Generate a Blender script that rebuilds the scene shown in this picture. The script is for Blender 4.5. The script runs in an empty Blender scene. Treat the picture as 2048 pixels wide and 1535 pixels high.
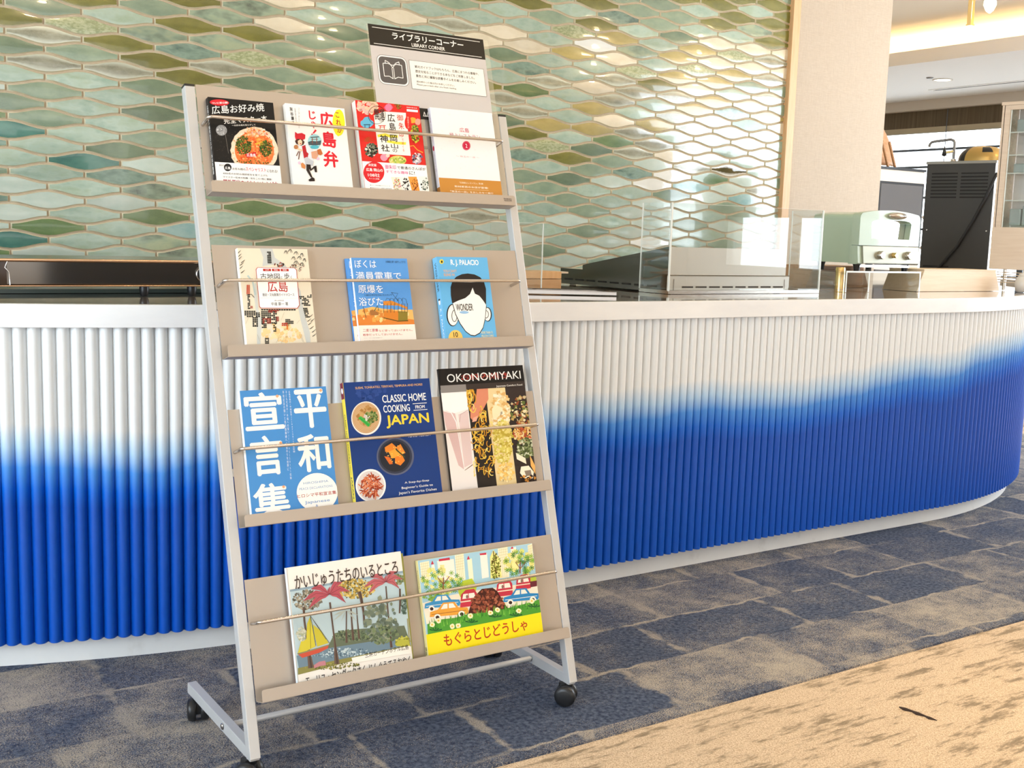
import bpy, math, random
from mathutils import Vector, Matrix
PI = math.pi
random.seed(7)
C = bpy.context.scene.collection

# ------------------------------------------------------------------ camera
cam_d = bpy.data.cameras.new('camera'); cam = bpy.data.objects.new('camera', cam_d); C.objects.link(cam)
RGT = Vector((0.83316, -0.55221, 0.03015)); DWN = Vector((-0.04844, -0.12717, -0.99070)); FWD = Vector((0.55090, 0.82395, -0.13270))
M3 = Matrix((RGT, -DWN, -FWD)).transposed()
cam.matrix_world = Matrix.Translation((0, 0, 1.06)) @ M3.to_4x4()
cam_d.sensor_width = 36; cam_d.lens = 2259.2 / 2048 * 36; cam_d.clip_start = 0.05
bpy.context.scene.camera = cam

# ------------------------------------------------------------------ world, lights, exposure
sc = bpy.context.scene
sc.view_settings.view_transform = 'Standard'; sc.view_settings.look = 'None'
sc.view_settings.gamma = 1; sc.view_settings.use_curve_mapping = False
sc.view_settings.exposure = 0.12
w = bpy.data.worlds.new('daylight'); sc.world = w; w.use_nodes = True
w.node_tree.nodes['Background'].inputs[0].default_value = (0.88, 0.94, 1.0, 1)
w.node_tree.nodes['Background'].inputs[1].default_value = 6.0

def area(name, loc, target, sx, sy, power, col, spread=None):
    l = bpy.data.lights.new(name, 'AREA'); l.shape = 'RECTANGLE'; l.size = sx; l.size_y = sy
    l.energy = power; l.color = col
    if spread: l.spread = spread
    o = bpy.data.objects.new(name, l); C.objects.link(o); o.location = loc
    o.rotation_euler = (Vector(target) - Vector(loc)).to_track_quat('-Z', 'Y').to_euler()
    return o
area('window_daylight_left', (-2.3, 0.9, 1.5), (1.2, 2.5, 0.7), 2.4, 1.8, 78, (0.70, 0.85, 1.0))
area('window_daylight_right', (7.3, 1.7, 1.6), (3.4, 2.9, 0.9), 2.6, 1.6, 150, (0.80, 0.90, 1.0))
area('window_daylight_rear', (1.0, -3.6, 1.6), (2.0, 3.0, 0.9), 5.0, 2.0, 50, (0.86, 0.93, 1.0))
area('ceiling_lamp_rear', (4.5, -3.0, 2.68), (5.2, -4.4, 0.6), 5.0, 1.2, 120, (1.0, 0.86, 0.68))  # unseen fill added to brighten the rear wall that the steel reflects
area('ceiling_spot', (2.75, 0.9, 2.70), (2.6, 1.1, 0.0), 0.3, 0.3, 7, (1.0, 0.74, 0.42), 1.2)
area('ceiling_lamp_field', (2.4, 0.6, 2.68), (2.4, 0.9, 0.0), 4.0, 2.0, 22, (1.0, 0.80, 0.55))  # added warm fill from above, not a fitting

# ------------------------------------------------------------------ helpers
def lin(h):
    if isinstance(h, tuple): return h
    h = h.lstrip('#'); r = [int(h[i:i+2], 16) / 255 for i in (0, 2, 4)]
    return tuple(c / 12.92 if c <= 0.04045 else ((c + 0.055) / 1.055) ** 2.4 for c in r)
MATS = {}
def mat(name, col, rough=0.5, metal=0.0, coat=0.0, emit=0.0, spec=0.5):
    if name in MATS: return MATS[name]
    m = bpy.data.materials.new(name); m.use_nodes = True; p = m.node_tree.nodes['Principled BSDF']
    c = lin(col); p.inputs['Base Color'].default_value = (*c, 1); p.inputs['Roughness'].default_value = rough
    p.inputs['Metallic'].default_value = metal; p.inputs['Coat Weight'].default_value = coat
    p.inputs['Specular IOR Level'].default_value = spec
    if emit: p.inputs['Emission Color'].default_value = (*c, 1); p.inputs['Emission Strength'].default_value = emit
    m.diffuse_color = (*c, 1); MATS[name] = m
    return m
class NT:
    def __init__(s, m): s.t = m.node_tree; s.p = s.t.nodes['Principled BSDF']
    def n(s, typ, **kw):
        nd = s.t.nodes.new(typ)
        for k, v in kw.items():
            if k.startswith('i_'): nd.inputs[k[2:].replace('_', ' ')].default_value = v
            elif k.startswith('j'): nd.inputs[int(k[1:])].default_value = v
            else: setattr(nd, k, v)
        return nd
    def l(s, a, b): s.t.links.new(a, b)
    def noise(s, vec, scale, detail=3, rough=0.6):
        nd = s.n('ShaderNodeTexNoise'); nd.inputs['Scale'].default_value = scale
        nd.inputs['Detail'].default_value = detail; nd.inputs['Roughness'].default_value = rough
        s.l(vec, nd.inputs['Vector']); return nd.outputs['Fac']
    def ramp(s, fac, stops):
        r = s.n('ShaderNodeValToRGB'); e = r.color_ramp.elements
        while len(e) < len(stops): e.new(0.5)
        for i, (pos, c) in enumerate(stops): e[i].position = pos; e[i].color = (*lin(c), 1)
        s.l(fac, r.inputs['Fac']); return r.outputs['Color']
    def rng(s, fac, a, b, c=0.0, d=1.0):
        r = s.n('ShaderNodeMapRange'); r.inputs[1].default_value = a; r.inputs[2].default_value = b
        r.inputs[3].default_value = c; r.inputs[4].default_value = d; s.l(fac, r.inputs[0]); return r.outputs[0]
    def mix(s, fac, a, b, blend='MIX'):
        m = s.n('ShaderNodeMix', data_type='RGBA', blend_type=blend)
        for v, i in ((fac, 0), (a, 6), (b, 7)):
            if isinstance(v, (int, float)): m.inputs[i].default_value = v
            elif isinstance(v, (tuple, str)): m.inputs[i].default_value = (*lin(v), 1)
            else: s.l(v, m.inputs[i])
        return m.outputs[2]
    def math(s, op, a, b=0.0, c=0.0):
        m = s.n('ShaderNodeMath', operation=op)
        for v, i in ((a, 0), (b, 1), (c, 2)):
            if isinstance(v, (int, float)): m.inputs[i].default_value = v
            else: s.l(v, m.inputs[i])
        return m.outputs[0]
    def scale(s, vec, v):
        m = s.n('ShaderNodeMapping'); m.inputs['Scale'].default_value = v; s.l(vec, m.inputs['Vector']); return m.outputs[0]
    def bump(s, h, strength, dist=0.002):
        b = s.n('ShaderNodeBump'); b.inputs['Strength'].default_value = strength; b.inputs['Distance'].default_value = dist
        s.l(h, b.inputs['Height']); s.l(b.outputs[0], s.p.inputs['Normal'])
    def pos(s): return s.n('ShaderNodeNewGeometry').outputs['Position']
    def objc(s): return s.n('ShaderNodeTexCoord').outputs['Object']
    def col(s, c): s.l(c, s.p.inputs['Base Color'])

class MB:
    """collects boxes, tubes and prisms; build() links them as one mesh object"""
    def __init__(s): s.v = []; s.f = []; s.m = []; s.s = []
    def add(s, vs, fs, mi=0, smooth=False):
        o = len(s.v); s.v += [tuple(v) for v in vs]; s.f += [tuple(i + o for i in f) for f in fs]
        s.m += [mi] * len(fs); s.s += [smooth] * len(fs); return s
    def box(s, a, b, mi=0, fr=None):
        x0, y0, z0 = a; x1, y1, z1 = b
        vs = [(x0, y0, z0), (x1, y0, z0), (x1, y1, z0), (x0, y1, z0), (x0, y0, z1), (x1, y0, z1), (x1, y1, z1), (x0, y1, z1)]
        if fr: vs = [fr(*v) for v in vs]
        return s.add(vs, [(0, 3, 2, 1), (4, 5, 6, 7), (0, 1, 5, 4), (1, 2, 6, 5), (2, 3, 7, 6), (3, 0, 4, 7)], mi)
    def tube(s, pts, r, seg=10, mi=0, caps=True):
        pts = [Vector(p) for p in pts]; n = len(pts); vs = []; fs = []
        rr = r if isinstance(r, (list, tuple)) else [r] * n
        t = (pts[1] - pts[0]).normalized(); u = t.orthogonal().normalized()
        for i, p in enumerate(pts):
            a = pts[max(0, i - 1)]; b = pts[min(n - 1, i + 1)]; t = (b - a).normalized()
            u = (u - u.dot(t) * t).normalized(); v = t.cross(u)
            for k in range(seg):
                an = 2 * PI * k / seg; vs.append(p + (u * math.cos(an) + v * math.sin(an)) * rr[i])
        for i in range(n - 1):
            for k in range(seg): fs.append((i * seg + k, i * seg + (k + 1) % seg, (i + 1) * seg + (k + 1) % seg, (i + 1) * seg + k))
        s.add(vs, fs, mi, True)
        if caps: s.add(vs[:seg], [tuple(range(seg))[::-1]], mi); s.add(vs[-seg:], [tuple(range(seg))], mi)
        return s
    def lathe(s, prof, c=(0, 0, 0), seg=24, mi=0, axis='z', smooth=True):
        vs = []; fs = []
        for r, h in prof:
            for k in range(seg):
                an = 2 * PI * k / seg; a, b = r * math.cos(an), r * math.sin(an)
                p = {'z': (a, b, h), 'y': (a, h, b), 'x': (h, a, b)}[axis]
                vs.append((p[0] + c[0], p[1] + c[1], p[2] + c[2]))
        n = len(prof)
        for i in range(n - 1):
            for k in range(seg): fs.append((i * seg + k, i * seg + (k + 1) % seg, (i + 1) * seg + (k + 1) % seg, (i + 1) * seg + k))
        s.add(vs, fs, mi, smooth)
        s.add(vs[:seg], [tuple(range(seg))[::-1]], mi); s.add(vs[-seg:], [tuple(range(seg))], mi)
        return s
    def prism(s, poly, z0, z1, mi=0, fr=None, smooth=False):
        n = len(poly); vs = [(x, y, z0) for x, y in poly] + [(x, y, z1) for x, y in poly]
        if fr: vs = [fr(*v) for v in vs]
        s.add(vs, [tuple(range(n))[::-1], tuple(range(n, 2 * n))], mi)
        return s.add(vs, [(i, (i + 1) % n, n + (i + 1) % n, n + i) for i in range(n)], mi, smooth)
    def build(s, name, mats, parent=None, bevel=0, loc=None):
        me = bpy.data.meshes.new(name); me.from_pydata(s.v, [], s.f)
        if not isinstance(mats, (list, tuple)): mats = [mats]
        for m in mats: me.materials.append(m)
        me.polygons.foreach_set('material_index', s.m); me.polygons.foreach_set('use_smooth', s.s); me.update()
        o = bpy.data.objects.new(name, me); C.objects.link(o)
        if parent: o.parent = parent
        if loc: o.location = loc
        if bevel:
            b = o.modifiers.new('bevel', 'BEVEL'); b.width = bevel; b.segments = 2; b.limit_method = 'ANGLE'
        return o
def shift(dx, dy, dz): return lambda x, y, z: (x + dx, y + dy, z + dz)
def tag(o, label, cat, group=None):
    o['label'] = label; o['category'] = cat
    if group: o['group'] = group
    return o
def thing(name, loc, label, cat, group=None, rz=0):
    o = bpy.data.objects.new(name, None); C.objects.link(o); o.location = loc; o.rotation_euler = (0, 0, rz)
    o.empty_display_size = 0.05
    return tag(o, label, cat, group)
def struct(o): o['kind'] = 'structure'; return o

# ------------------------------------------------------------------ materials
silver = mat('silver_paint', (0.47, 0.41, 0.35), 0.42, 0.45); k = NT(silver)
k.bump(k.noise(k.objc(), 900, 2), 0.08, 0.0004)
silver_in = mat('silver_paint_frame', (0.56, 0.56, 0.56), 0.40, 0.25)
chrome = mat('chrome', (0.62, 0.58, 0.54), 0.25, 1.0)
black_pl = mat('black_plastic', (0.012, 0.012, 0.013), 0.38)
black_matte = mat('black_matte', (0.01, 0.01, 0.011), 0.6)
steel = mat('stainless_steel', (0.66, 0.63, 0.59), 0.16, 1.0); k = NT(steel)
k.l(k.rng(k.noise(k.scale(k.objc(), (3, 3, 60)), 6, 4), 0.3, 0.7, 0.10, 0.28), k.p.inputs['Roughness'])
mirror_steel = mat('polished_steel', (0.40, 0.37, 0.34), 0.07, 1.0)
steel_dark_reflection = mat('dark_steel', (0.16, 0.145, 0.13), 0.14, 1.0)  # dark reflections of the room put into the steel's base colour
brass = mat('brass', (0.83, 0.60, 0.26), 0.18, 1.0)
copper_edge = mat('copper_edge', (0.75, 0.52, 0.35), 0.25, 1.0)
slot_dark = mat('slot_dark', (0.01, 0.009, 0.008), 0.7)
white_stone = mat('white_solid_surface', (0.80, 0.80, 0.80), 0.28); k = NT(white_stone)
k.col(k.ramp(k.noise(k.scale(k.pos(), (1, 1, 4)), 3, 5), [(0.35, (0.80, 0.81, 0.83)), (0.65, (0.87, 0.88, 0.89))]))
white_kick = mat('white_kick_board', (0.70, 0.69, 0.66), 0.5); k = NT(white_kick)
k.col(k.ramp(k.noise(k.pos(), 9, 5), [(0.22, (0.64, 0.63, 0.60)), (0.38, (0.76, 0.76, 0.74)), (1, (0.82, 0.82, 0.80))]))
brown_top = mat('polished_taupe_stone', (0.20, 0.155, 0.12), 0.07, 0.0, 0.6); k = NT(brown_top)
k.col(k.ramp(k.noise(k.pos(), 5, 6), [(0.3, (0.19, 0.145, 0.11)), (0.7, (0.30, 0.235, 0.185))]))
def wood(name, a, b, rough=0.45, axis=(1, 14, 14), sc_=6):
    m = mat(name, a, rough); k = NT(m)
    f = k.noise(k.scale(k.objc(), axis), sc_, 5, 0.65)
    k.col(k.ramp(f, [(0.3, a), (0.7, b)])); k.bump(f, 0.1, 0.0006); return m
w_light = wood('light_wood', (0.78, 0.58, 0.38), (0.85, 0.68, 0.48))
w_pale = wood('pale_wood', (0.72, 0.58, 0.46), (0.80, 0.67, 0.55))
w_trim = wood('oak_trim', (0.72, 0.42, 0.20), (0.82, 0.52, 0.28), 0.45, (14, 14, 1))
w_mid = wood('amber_wood', (0.42, 0.20, 0.08), (0.58, 0.32, 0.15))
w_chair = wood('bent_plywood', (0.55, 0.28, 0.13), (0.66, 0.38, 0.2))
# fluted cladding: white sprayed into blue, the fade following a wandering height
flute_m = mat('white_to_blue_paint', (0.8, 0.8, 0.8), 0.34); k = NT(flute_m)
ps = k.pos(); sx = k.n('ShaderNodeSeparateXYZ'); k.l(ps, sx.inputs[0]); X, Z = sx.outputs[0], sx.outputs[2]
rise = k.math('POWER', k.math('MAXIMUM', k.math('SUBTRACT', X, 2.0), 0.0), 1.6)
mid = k.math('ADD', k.math('MULTIPLY', rise, 0.040), 0.487)
nz = k.noise(k.scale(ps, (1, 1, 0.15)), 2.2, 2)
mid = k.math('ADD', mid, k.rng(nz, 0.3, 0.7, -0.025, 0.025))
fac = k.math('SUBTRACT', Z, mid)
fr_ = k.rng(fac, -0.095, 0.100)
k.col(k.ramp(fr_, [(0.0, (0.001, 0.078, 0.46)), (0.22, (0.002, 0.125, 0.60)), (0.48, (0.06, 0.26, 0.70)), (0.72, (0.42, 0.60, 0.80)), (1.0, (0.78, 0.80, 0.81))]))
# grout and wall
grout = mat('grout', (0.56, 0.44, 0.31), 0.85); k = NT(grout)
k.col(k.ramp(k.noise(k.pos(), 40, 3), [(0.3, (0.46, 0.37, 0.26)), (0.7, (0.56, 0.46, 0.34))]))
rim_m = mat('tile_rim', (0.70, 0.65, 0.48), 0.25)
def glaze(code, c1, c2, c3=None, sc_=9, thr=(0.35, 0.65), rough=0.19, rim=None, speck=None, metal=0.0):
    m = mat('glaze_' + code, c1, rough, metal, 0.5); k = NT(m)
    oi = k.n('ShaderNodeObjectInfo'); oc = k.objc()
    add = k.n('ShaderNodeVectorMath', operation='ADD'); k.l(oc, add.inputs[0])
    cb = k.n('ShaderNodeCombineXYZ'); k.l(k.math('MULTIPLY', oi.outputs['Random'], 17.0), cb.inputs[0]); k.l(k.math('MULTIPLY', oi.outputs['Random'], 41.0), cb.inputs[2])
    k.l(cb.outputs[0], add.inputs[1])
    vec = k.scale(add.outputs[0], (1, 1, 2.2))
    st = [(thr[0], c1), (thr[1], c2)]
    if c3: st = [(thr[0], c1), (0.5, c2), (thr[1], c3)]
    col = k.ramp(k.noise(vec, sc_, 3), st)
    fine = k.noise(vec, 160, 3)
    col = k.mix(k.rng(fine, 0.4, 0.7, 0, 0.28), col, c2 if not speck else speck)
    ed = k.n('ShaderNodeAttribute', attribute_name='edge').outputs['Fac']
    if rim: col = k.mix(k.rng(ed, 0.08, 0.6, 0.95, 0.0), col, rim)
    tone = k.rng(oi.outputs['Random'], 0, 1, 0.88, 1.12)
    mul = k.n('ShaderNodeVectorMath', operation='SCALE'); k.l(col, mul.inputs[0]); k.l(tone, mul.inputs['Scale'])
    k.col(mul.outputs[0]); k.bump(k.noise(vec, 24, 2), 0.10, 0.003)
    return m
GL = dict(
 O=glaze('olive', (0.13, 0.135, 0.022), (0.20, 0.19, 0.035)),
 Q=glaze('gold_olive', (0.36, 0.29, 0.09), (0.46, 0.37, 0.13)),
 F=glaze('forest', (0.10, 0.17, 0.065), (0.16, 0.24, 0.10)),
 G=glaze('sage', (0.19, 0.27, 0.19), (0.27, 0.35, 0.24)),
 D=glaze('deep_sage', (0.11, 0.17, 0.105), (0.17, 0.24, 0.15)),
 L=glaze('aqua', (0.28, 0.40, 0.32), (0.39, 0.50, 0.415), (0.33, 0.43, 0.31)),
 A=glaze('pale_aqua', (0.44, 0.55, 0.48), (0.54, 0.62, 0.55)),
 P=glaze('cream', (0.66, 0.58, 0.42), (0.74, 0.67, 0.52)),
 T=glaze('teal', (0.05, 0.17, 0.145), (0.10, 0.26, 0.21)),
 U=glaze('dark_teal', (0.07, 0.14, 0.12), (0.22, 0.33, 0.26), (0.12, 0.2, 0.16)),
 B=glaze('blue_aqua', (0.20, 0.38, 0.38), (0.34, 0.5, 0.47)),
 S=glaze('silver', (0.22, 0.22, 0.15), (0.36, 0.36, 0.27), None, 12, (0.35, 0.65), 0.16, (0.58, 0.61, 0.50), (0.42, 0.43, 0.33)),
 K=glaze('speckled', (0.24, 0.29, 0.13), (0.44, 0.47, 0.28), None, 60, (0.4, 0.6), 0.2, None, (0.55, 0.56, 0.4)),
 M=glaze('clouded', (0.05, 0.07, 0.055), (0.26, 0.35, 0.25), (0.36, 0.42, 0.27), 7, (0.3, 0.6)),
 W=glaze('white', (0.80, 0.82, 0.78), (0.86, 0.87, 0.83), None, 9, (0.35, 0.65), 0.06),  # white shine on tiles, painted as a glaze colour
 X=glaze('bronze', (0.06, 0.05, 0.02), (0.12, 0.10, 0.04), None, 9, (0.35, 0.65), 0.04, (0.85, 0.85, 0.8)))
wallpaper = mat('woven_wallpaper', (0.62, 0.49, 0.37), 0.85); k = NT(wallpaper)
fa = k.noise(k.scale(k.objc(), (1, 1, 22)), 28, 3); fb = k.noise(k.scale(k.objc(), (26, 1, 1)), 28, 2)
k.col(k.ramp(k.math('MULTIPLY', k.math('ADD', fa, fb), 0.5), [(0.35, (0.50, 0.41, 0.32)), (0.65, (0.62, 0.53, 0.43))]))
ceil_m = mat('white_ceiling', (0.82, 0.80, 0.78), 0.9)
ceil_warm = mat('cream_ceiling', (0.80, 0.72, 0.60), 0.9)
# carpets
navy = mat('navy_carpet', (0.05, 0.07, 0.13), 0.95, spec=0.1); k = NT(navy)
ps = k.pos(); oi = k.n('ShaderNodeObjectInfo')
fine = k.noise(k.scale(ps, (0.8, 1.0, 1)), 380, 3, 0.8); blot = k.noise(ps, 5.5, 8, 0.78)
lvl = k.math('ADD', k.rng(blot, 0.35, 0.68, -0.09, 0.09), k.rng(oi.outputs['Random'], 0, 1, -0.085, 0.075))
sp = k.rng(k.math('ADD', fine, lvl), 0.52, 0.60)
sepn = k.n('ShaderNodeSeparateXYZ'); k.l(ps, sepn.inputs[0])
row = k.math('ABSOLUTE', k.math('SUBTRACT', k.math('FRACT', k.math('DIVIDE', k.math('ADD', k.math('SUBTRACT', sepn.outputs[1], 2.06 - 0.1175 - 2.35), k.rng(k.noise(k.scale(ps, (1, 1, 1)), 9, 3), 0.3, 0.7, -0.012, 0.012)), 0.235)), 0.5))
gen = k.n('ShaderNodeSeparateXYZ'); k.l(k.n('ShaderNodeTexCoord').outputs['Generated'], gen.inputs[0])
edx = k.math('ADD', k.math('ABSOLUTE', k.math('SUBTRACT', gen.outputs[0], 0.5)), k.rng(k.noise(ps, 14, 4), 0.3, 0.7, -0.05, 0.05))
stx = k.rng(edx, 0.465, 0.50, 0, 0.8)
streak = k.math('MULTIPLY', k.rng(row, 0.034, 0.010, 0, 1), k.rng(k.noise(k.scale(ps, (1, 0.3, 1)), 5, 3), 0.44, 0.56))
streak = k.math('MULTIPLY', k.math('MAXIMUM', streak, stx), k.rng(fine, 0.40, 0.48))
dark = k.mix(k.rng(k.noise(ps, 90, 2), 0.35, 0.65), (0.032, 0.043, 0.078), (0.10, 0.125, 0.18))
cc = k.mix(k.math('MAXIMUM', sp, streak), dark, (0.42, 0.37, 0.305)); k.col(cc)
k.bump(fine, 0.5, 0.004)
sand = mat('sand_carpet', (0.6, 0.44, 0.28), 0.95, spec=0.1); k = NT(sand)
ps = k.pos(); fine = k.noise(ps, 300, 3, 0.85)
blot = k.noise(k.scale(ps, (0.55, 2.6, 1)), 8.0, 9, 0.80)
m1 = k.rng(k.math('ADD', blot, k.math('MULTIPLY', fine, 0.25)), 0.65, 0.72)
c1 = k.ramp(fine, [(0.36, (0.34, 0.24, 0.155)), (0.50, (0.60, 0.46, 0.32)), (0.64, (0.76, 0.62, 0.46))])
k.col(k.mix(k.math('MULTIPLY', m1, 0.8), c1, (0.17, 0.135, 0.09))); k.bump(fine, 0.5, 0.004)

def clear(name, tint, rough=0.0, f0=0.11):
    m = bpy.data.materials.new(name); m.use_nodes = True; t = m.node_tree; t.nodes.clear()
    out = t.nodes.new('ShaderNodeOutputMaterial'); mx = t.nodes.new('ShaderNodeMixShader')
    tr = t.nodes.new('ShaderNodeBsdfTransparent'); gl = t.nodes.new('ShaderNodeBsdfGlossy'); lw = t.nodes.new('ShaderNodeLayerWeight'); pw = t.nodes.new('ShaderNodeMath'); pw.operation = 'POWER'; pw.inputs[1].default_value = 4.0
    fr = t.nodes.new('ShaderNodeMath'); fr.operation = 'MULTIPLY_ADD'; fr.inputs[1].default_value = 0.9; fr.inputs[2].default_value = f0
    t.links.new(lw.outputs['Facing'], pw.inputs[0]); t.links.new(pw.outputs[0], fr.inputs[0]); tr.inputs[0].default_value = (*tint, 1); gl.inputs[1].default_value = rough
    t.links.new(fr.outputs[0], mx.inputs[0]); t.links.new(tr.outputs[0], mx.inputs[1]); t.links.new(gl.outputs[0], mx.inputs[2]); t.links.new(mx.outputs[0], out.inputs[0])
    return m
acrylic = clear('clear_acrylic', (0.965, 0.98, 0.975)); acr_edge = mat('acrylic_edge', (0.85, 0.90, 0.88), 0.1, 0, 0.5)
glass = clear('window_glass', (0.95, 0.97, 0.97))

# ------------------------------------------------------------------ outlines of the counter
def counter_pts(off, a_left=38, a_right=62, n=28):
    """plan outline of the counter front moved outwards by off, left end to right end"""
    pts = []
    for i in range(n + 1):
        a = math.radians(a_left) * (1 - i / n); R = 2.8 + off
        pts.append((1.35 - R * math.sin(a), 5.452 - R * math.cos(a)))
    for i in range(n + 1):
        a = math.radians(a_right) * i / n; R = 1.8 + off
        pts.append((3.72 + R * math.sin(a), 4.452 - R * math.cos(a)))
    return pts
def band(name, mats, off_out, off_in, z0, z1, parent, bevel=0):
    p = counter_pts(off_out); q = counter_pts(off_in); m = MB(); n = len(p); o = parent.location if parent else Vector((0, 0, 0))
    vs = [(x - o[0], y - o[1], z) for z in (z0 - o[2], z1 - o[2]) for x, y in p] + [(x - o[0], y - o[1], z) for z in (z0 - o[2], z1 - o[2]) for x, y in q]
    fs = []
    for i in range(n - 1):
        fs += [(i, i + 1, n + i + 1, n + i), (n + i, n + i + 1, 3 * n + i + 1, 3 * n + i), (2 * n + i + 1, 2 * n + i, 3 * n + i, 3 * n + i + 1), (i + 1, i, 2 * n + i, 2 * n + i + 1)]
    fs += [(0, n, 3 * n, 2 * n), (n - 1, 3 * n - 1, 4 * n - 1, 2 * n - 1)]
    m.add(vs, fs, 0, False)
    return m.build(name, mats, parent, bevel)

# ------------------------------------------------------------------ floor
fl = MB().box((-5, -5, -0.06), (11, 9.5, -0.006)).build('floor', sand); struct(fl)
def clip(poly, conv):
    """clip poly by a convex anticlockwise outline"""
    out = poly
    for i in range(len(conv)):
        ax, ay = conv[i]; bx, by = conv[(i + 1) % len(conv)]
        inp = out; out = []
        if not inp: break
        ins = lambda p: (bx - ax) * (p[1] - ay) - (by - ay) * (p[0] - ax) >= 0
        for j in range(len(inp)):
            P, Q = inp[j - 1], inp[j]; a, b = ins(P), ins(Q)
            if a != b:
                d1 = (bx - ax) * (P[1] - ay) - (by - ay) * (P[0] - ax); d2 = (bx - ax) * (Q[1] - ay) - (by - ay) * (Q[0] - ax)
                t = d1 / (d1 - d2); out.append((P[0] + (Q[0] - P[0]) * t, P[1] + (Q[1] - P[1]) * t))
            if b: out.append(Q)
    return out
outer = counter_pts(0.865, 44, 75, 14)
outer = outer + [(outer[-1][0], 6.0), (outer[0][0], 6.0)]
y = 2.06 - 0.235 * 9; r = 0
while y < 4.6:
    x = -1.6 + random.random() * 0.4
    while x < 6.6:
        ln = random.choice((0.26, 0.34, 0.47, 0.47, 0.30))
        p = clip([(x + 0.0003, y + 0.0003), (x + ln - 0.0003, y + 0.0003), (x + ln - 0.0003, y + 0.2347), (x + 0.0003, y + 0.2347)], outer)
        if len(p) > 2 and not (0.0 < x < 4.2 and y > 3.0) and y < 3.6:
            m = MB(); n = len(p); cx, cy = x + ln / 2, y + 0.117
            q = [(a - cx, b - cy) for a, b in p]
            m.prism(q, -0.006, 0.0)
            m.build('carpet_tile', navy, fl, 0, (cx, cy, 0))
        x += ln
    y += 0.235
sq = MB(); px_ = [(2.162, 1.572), (2.160, 1.556), (2.167, 1.540), (2.165, 1.525), (2.171, 1.508), (2.169, 1.495), (2.176, 1.480)]
sq.tube([(x, y, -0.0058) for x, y in px_], [0.002, 0.006, 0.0035, 0.006, 0.003, 0.005, 0.001], 6).build('scuff_mark', mat('scuff_brown', (0.035, 0.018, 0.01), 0.9), fl)
fl2 = MB().box((4.9, 3.2, -0.006), (11, 9.5, -0.001)).build('floor_far', sand); struct(fl2)

# ------------------------------------------------------------------ tiled back wall
YW = 4.327
UX, SU, VZ, SV = 0.7462, 0.1278, 1.7917, 0.047604
wb = MB().box((-3.6, YW + 0.004, 0), (4.571, YW + 0.15, 2.75)).build('wall_back', grout); struct(wb)
A_ = 0.0106; G_ = 0.0025   # wave amplitude, half joint
def tile_mesh():
    n = 10; L = SU - G_
    top = []; ins = []
    for i in range(n + 1):
        x = -L + 2 * L * i / n; h = SV / 2 + A_ * math.cos(PI * x / SU) - G_
        top.append((x, h))
    rimw = 0.0032
    for i in range(n + 1):
        x = (-L + rimw) + 2 * (L - rimw) * i / n; h = SV / 2 + A_ * math.cos(PI * x / SU) - G_ - rimw
        ins.append((x, h))
    out_ = top + [(x, -h) for x, h in reversed(top)]; in_ = ins + [(x, -h) for x, h in reversed(ins)]
    vs = [(x, 0.004, z) for x, z in out_] + [(x, -0.0042, z) for x, z in in_]
    N = len(out_); fs = [(i, (i + 1) % N, N + (i + 1) % N, N + i) for i in range(N)]
    g0 = len(vs); vs += [(x, -0.0042, z) for x, z in in_]
    mid0 = len(vs); vs += [(x, -0.0042 - 0.0013 * max(0, math.cos(PI * x / SU / 2)) , 0) for x, z in ins]
    fs2 = []
    for i in range(n):
        fs2.append((g0 + i, g0 + i + 1, mid0 + i + 1, mid0 + i))
        fs2.append((mid0 + i, mid0 + i + 1, g0 + N - 2 - i, g0 + N - 1 - i))
    return vs, [f[::-1] for f in fs], [f[::-1] for f in fs2], mid0
TV, TF1, TF2, TM0 = tile_mesh()
def mk_tile_mesh(name, centres):
    me = bpy.data.meshes.new(name); vs = []; fs = []; mi = []; ed = []
    for cx, cz, code in centres:
        o = len(vs); vs += [(x + cx, y, z + cz) for x, y, z in TV]
        fs += [tuple(i + o for i in f) for f in TF1 + TF2]; mi += [0] * len(TF1) + [code] * len(TF2)
        ed += [1.0 if i >= TM0 else 0.0 for i in range(len(TV))]
    me.from_pydata(vs, [], fs); me.polygons.foreach_set('material_index', mi)
    me.polygons.foreach_set('use_smooth', [True] * len(fs))
    a = me.attributes.new('edge', 'FLOAT', 'POINT'); a.data.foreach_set('value', ed)
    return me
TM = mk_tile_mesh('tile', [(0, 0, 1)]); TM.materials.append(rim_m); TM.materials.append(GL['L'])
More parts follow.
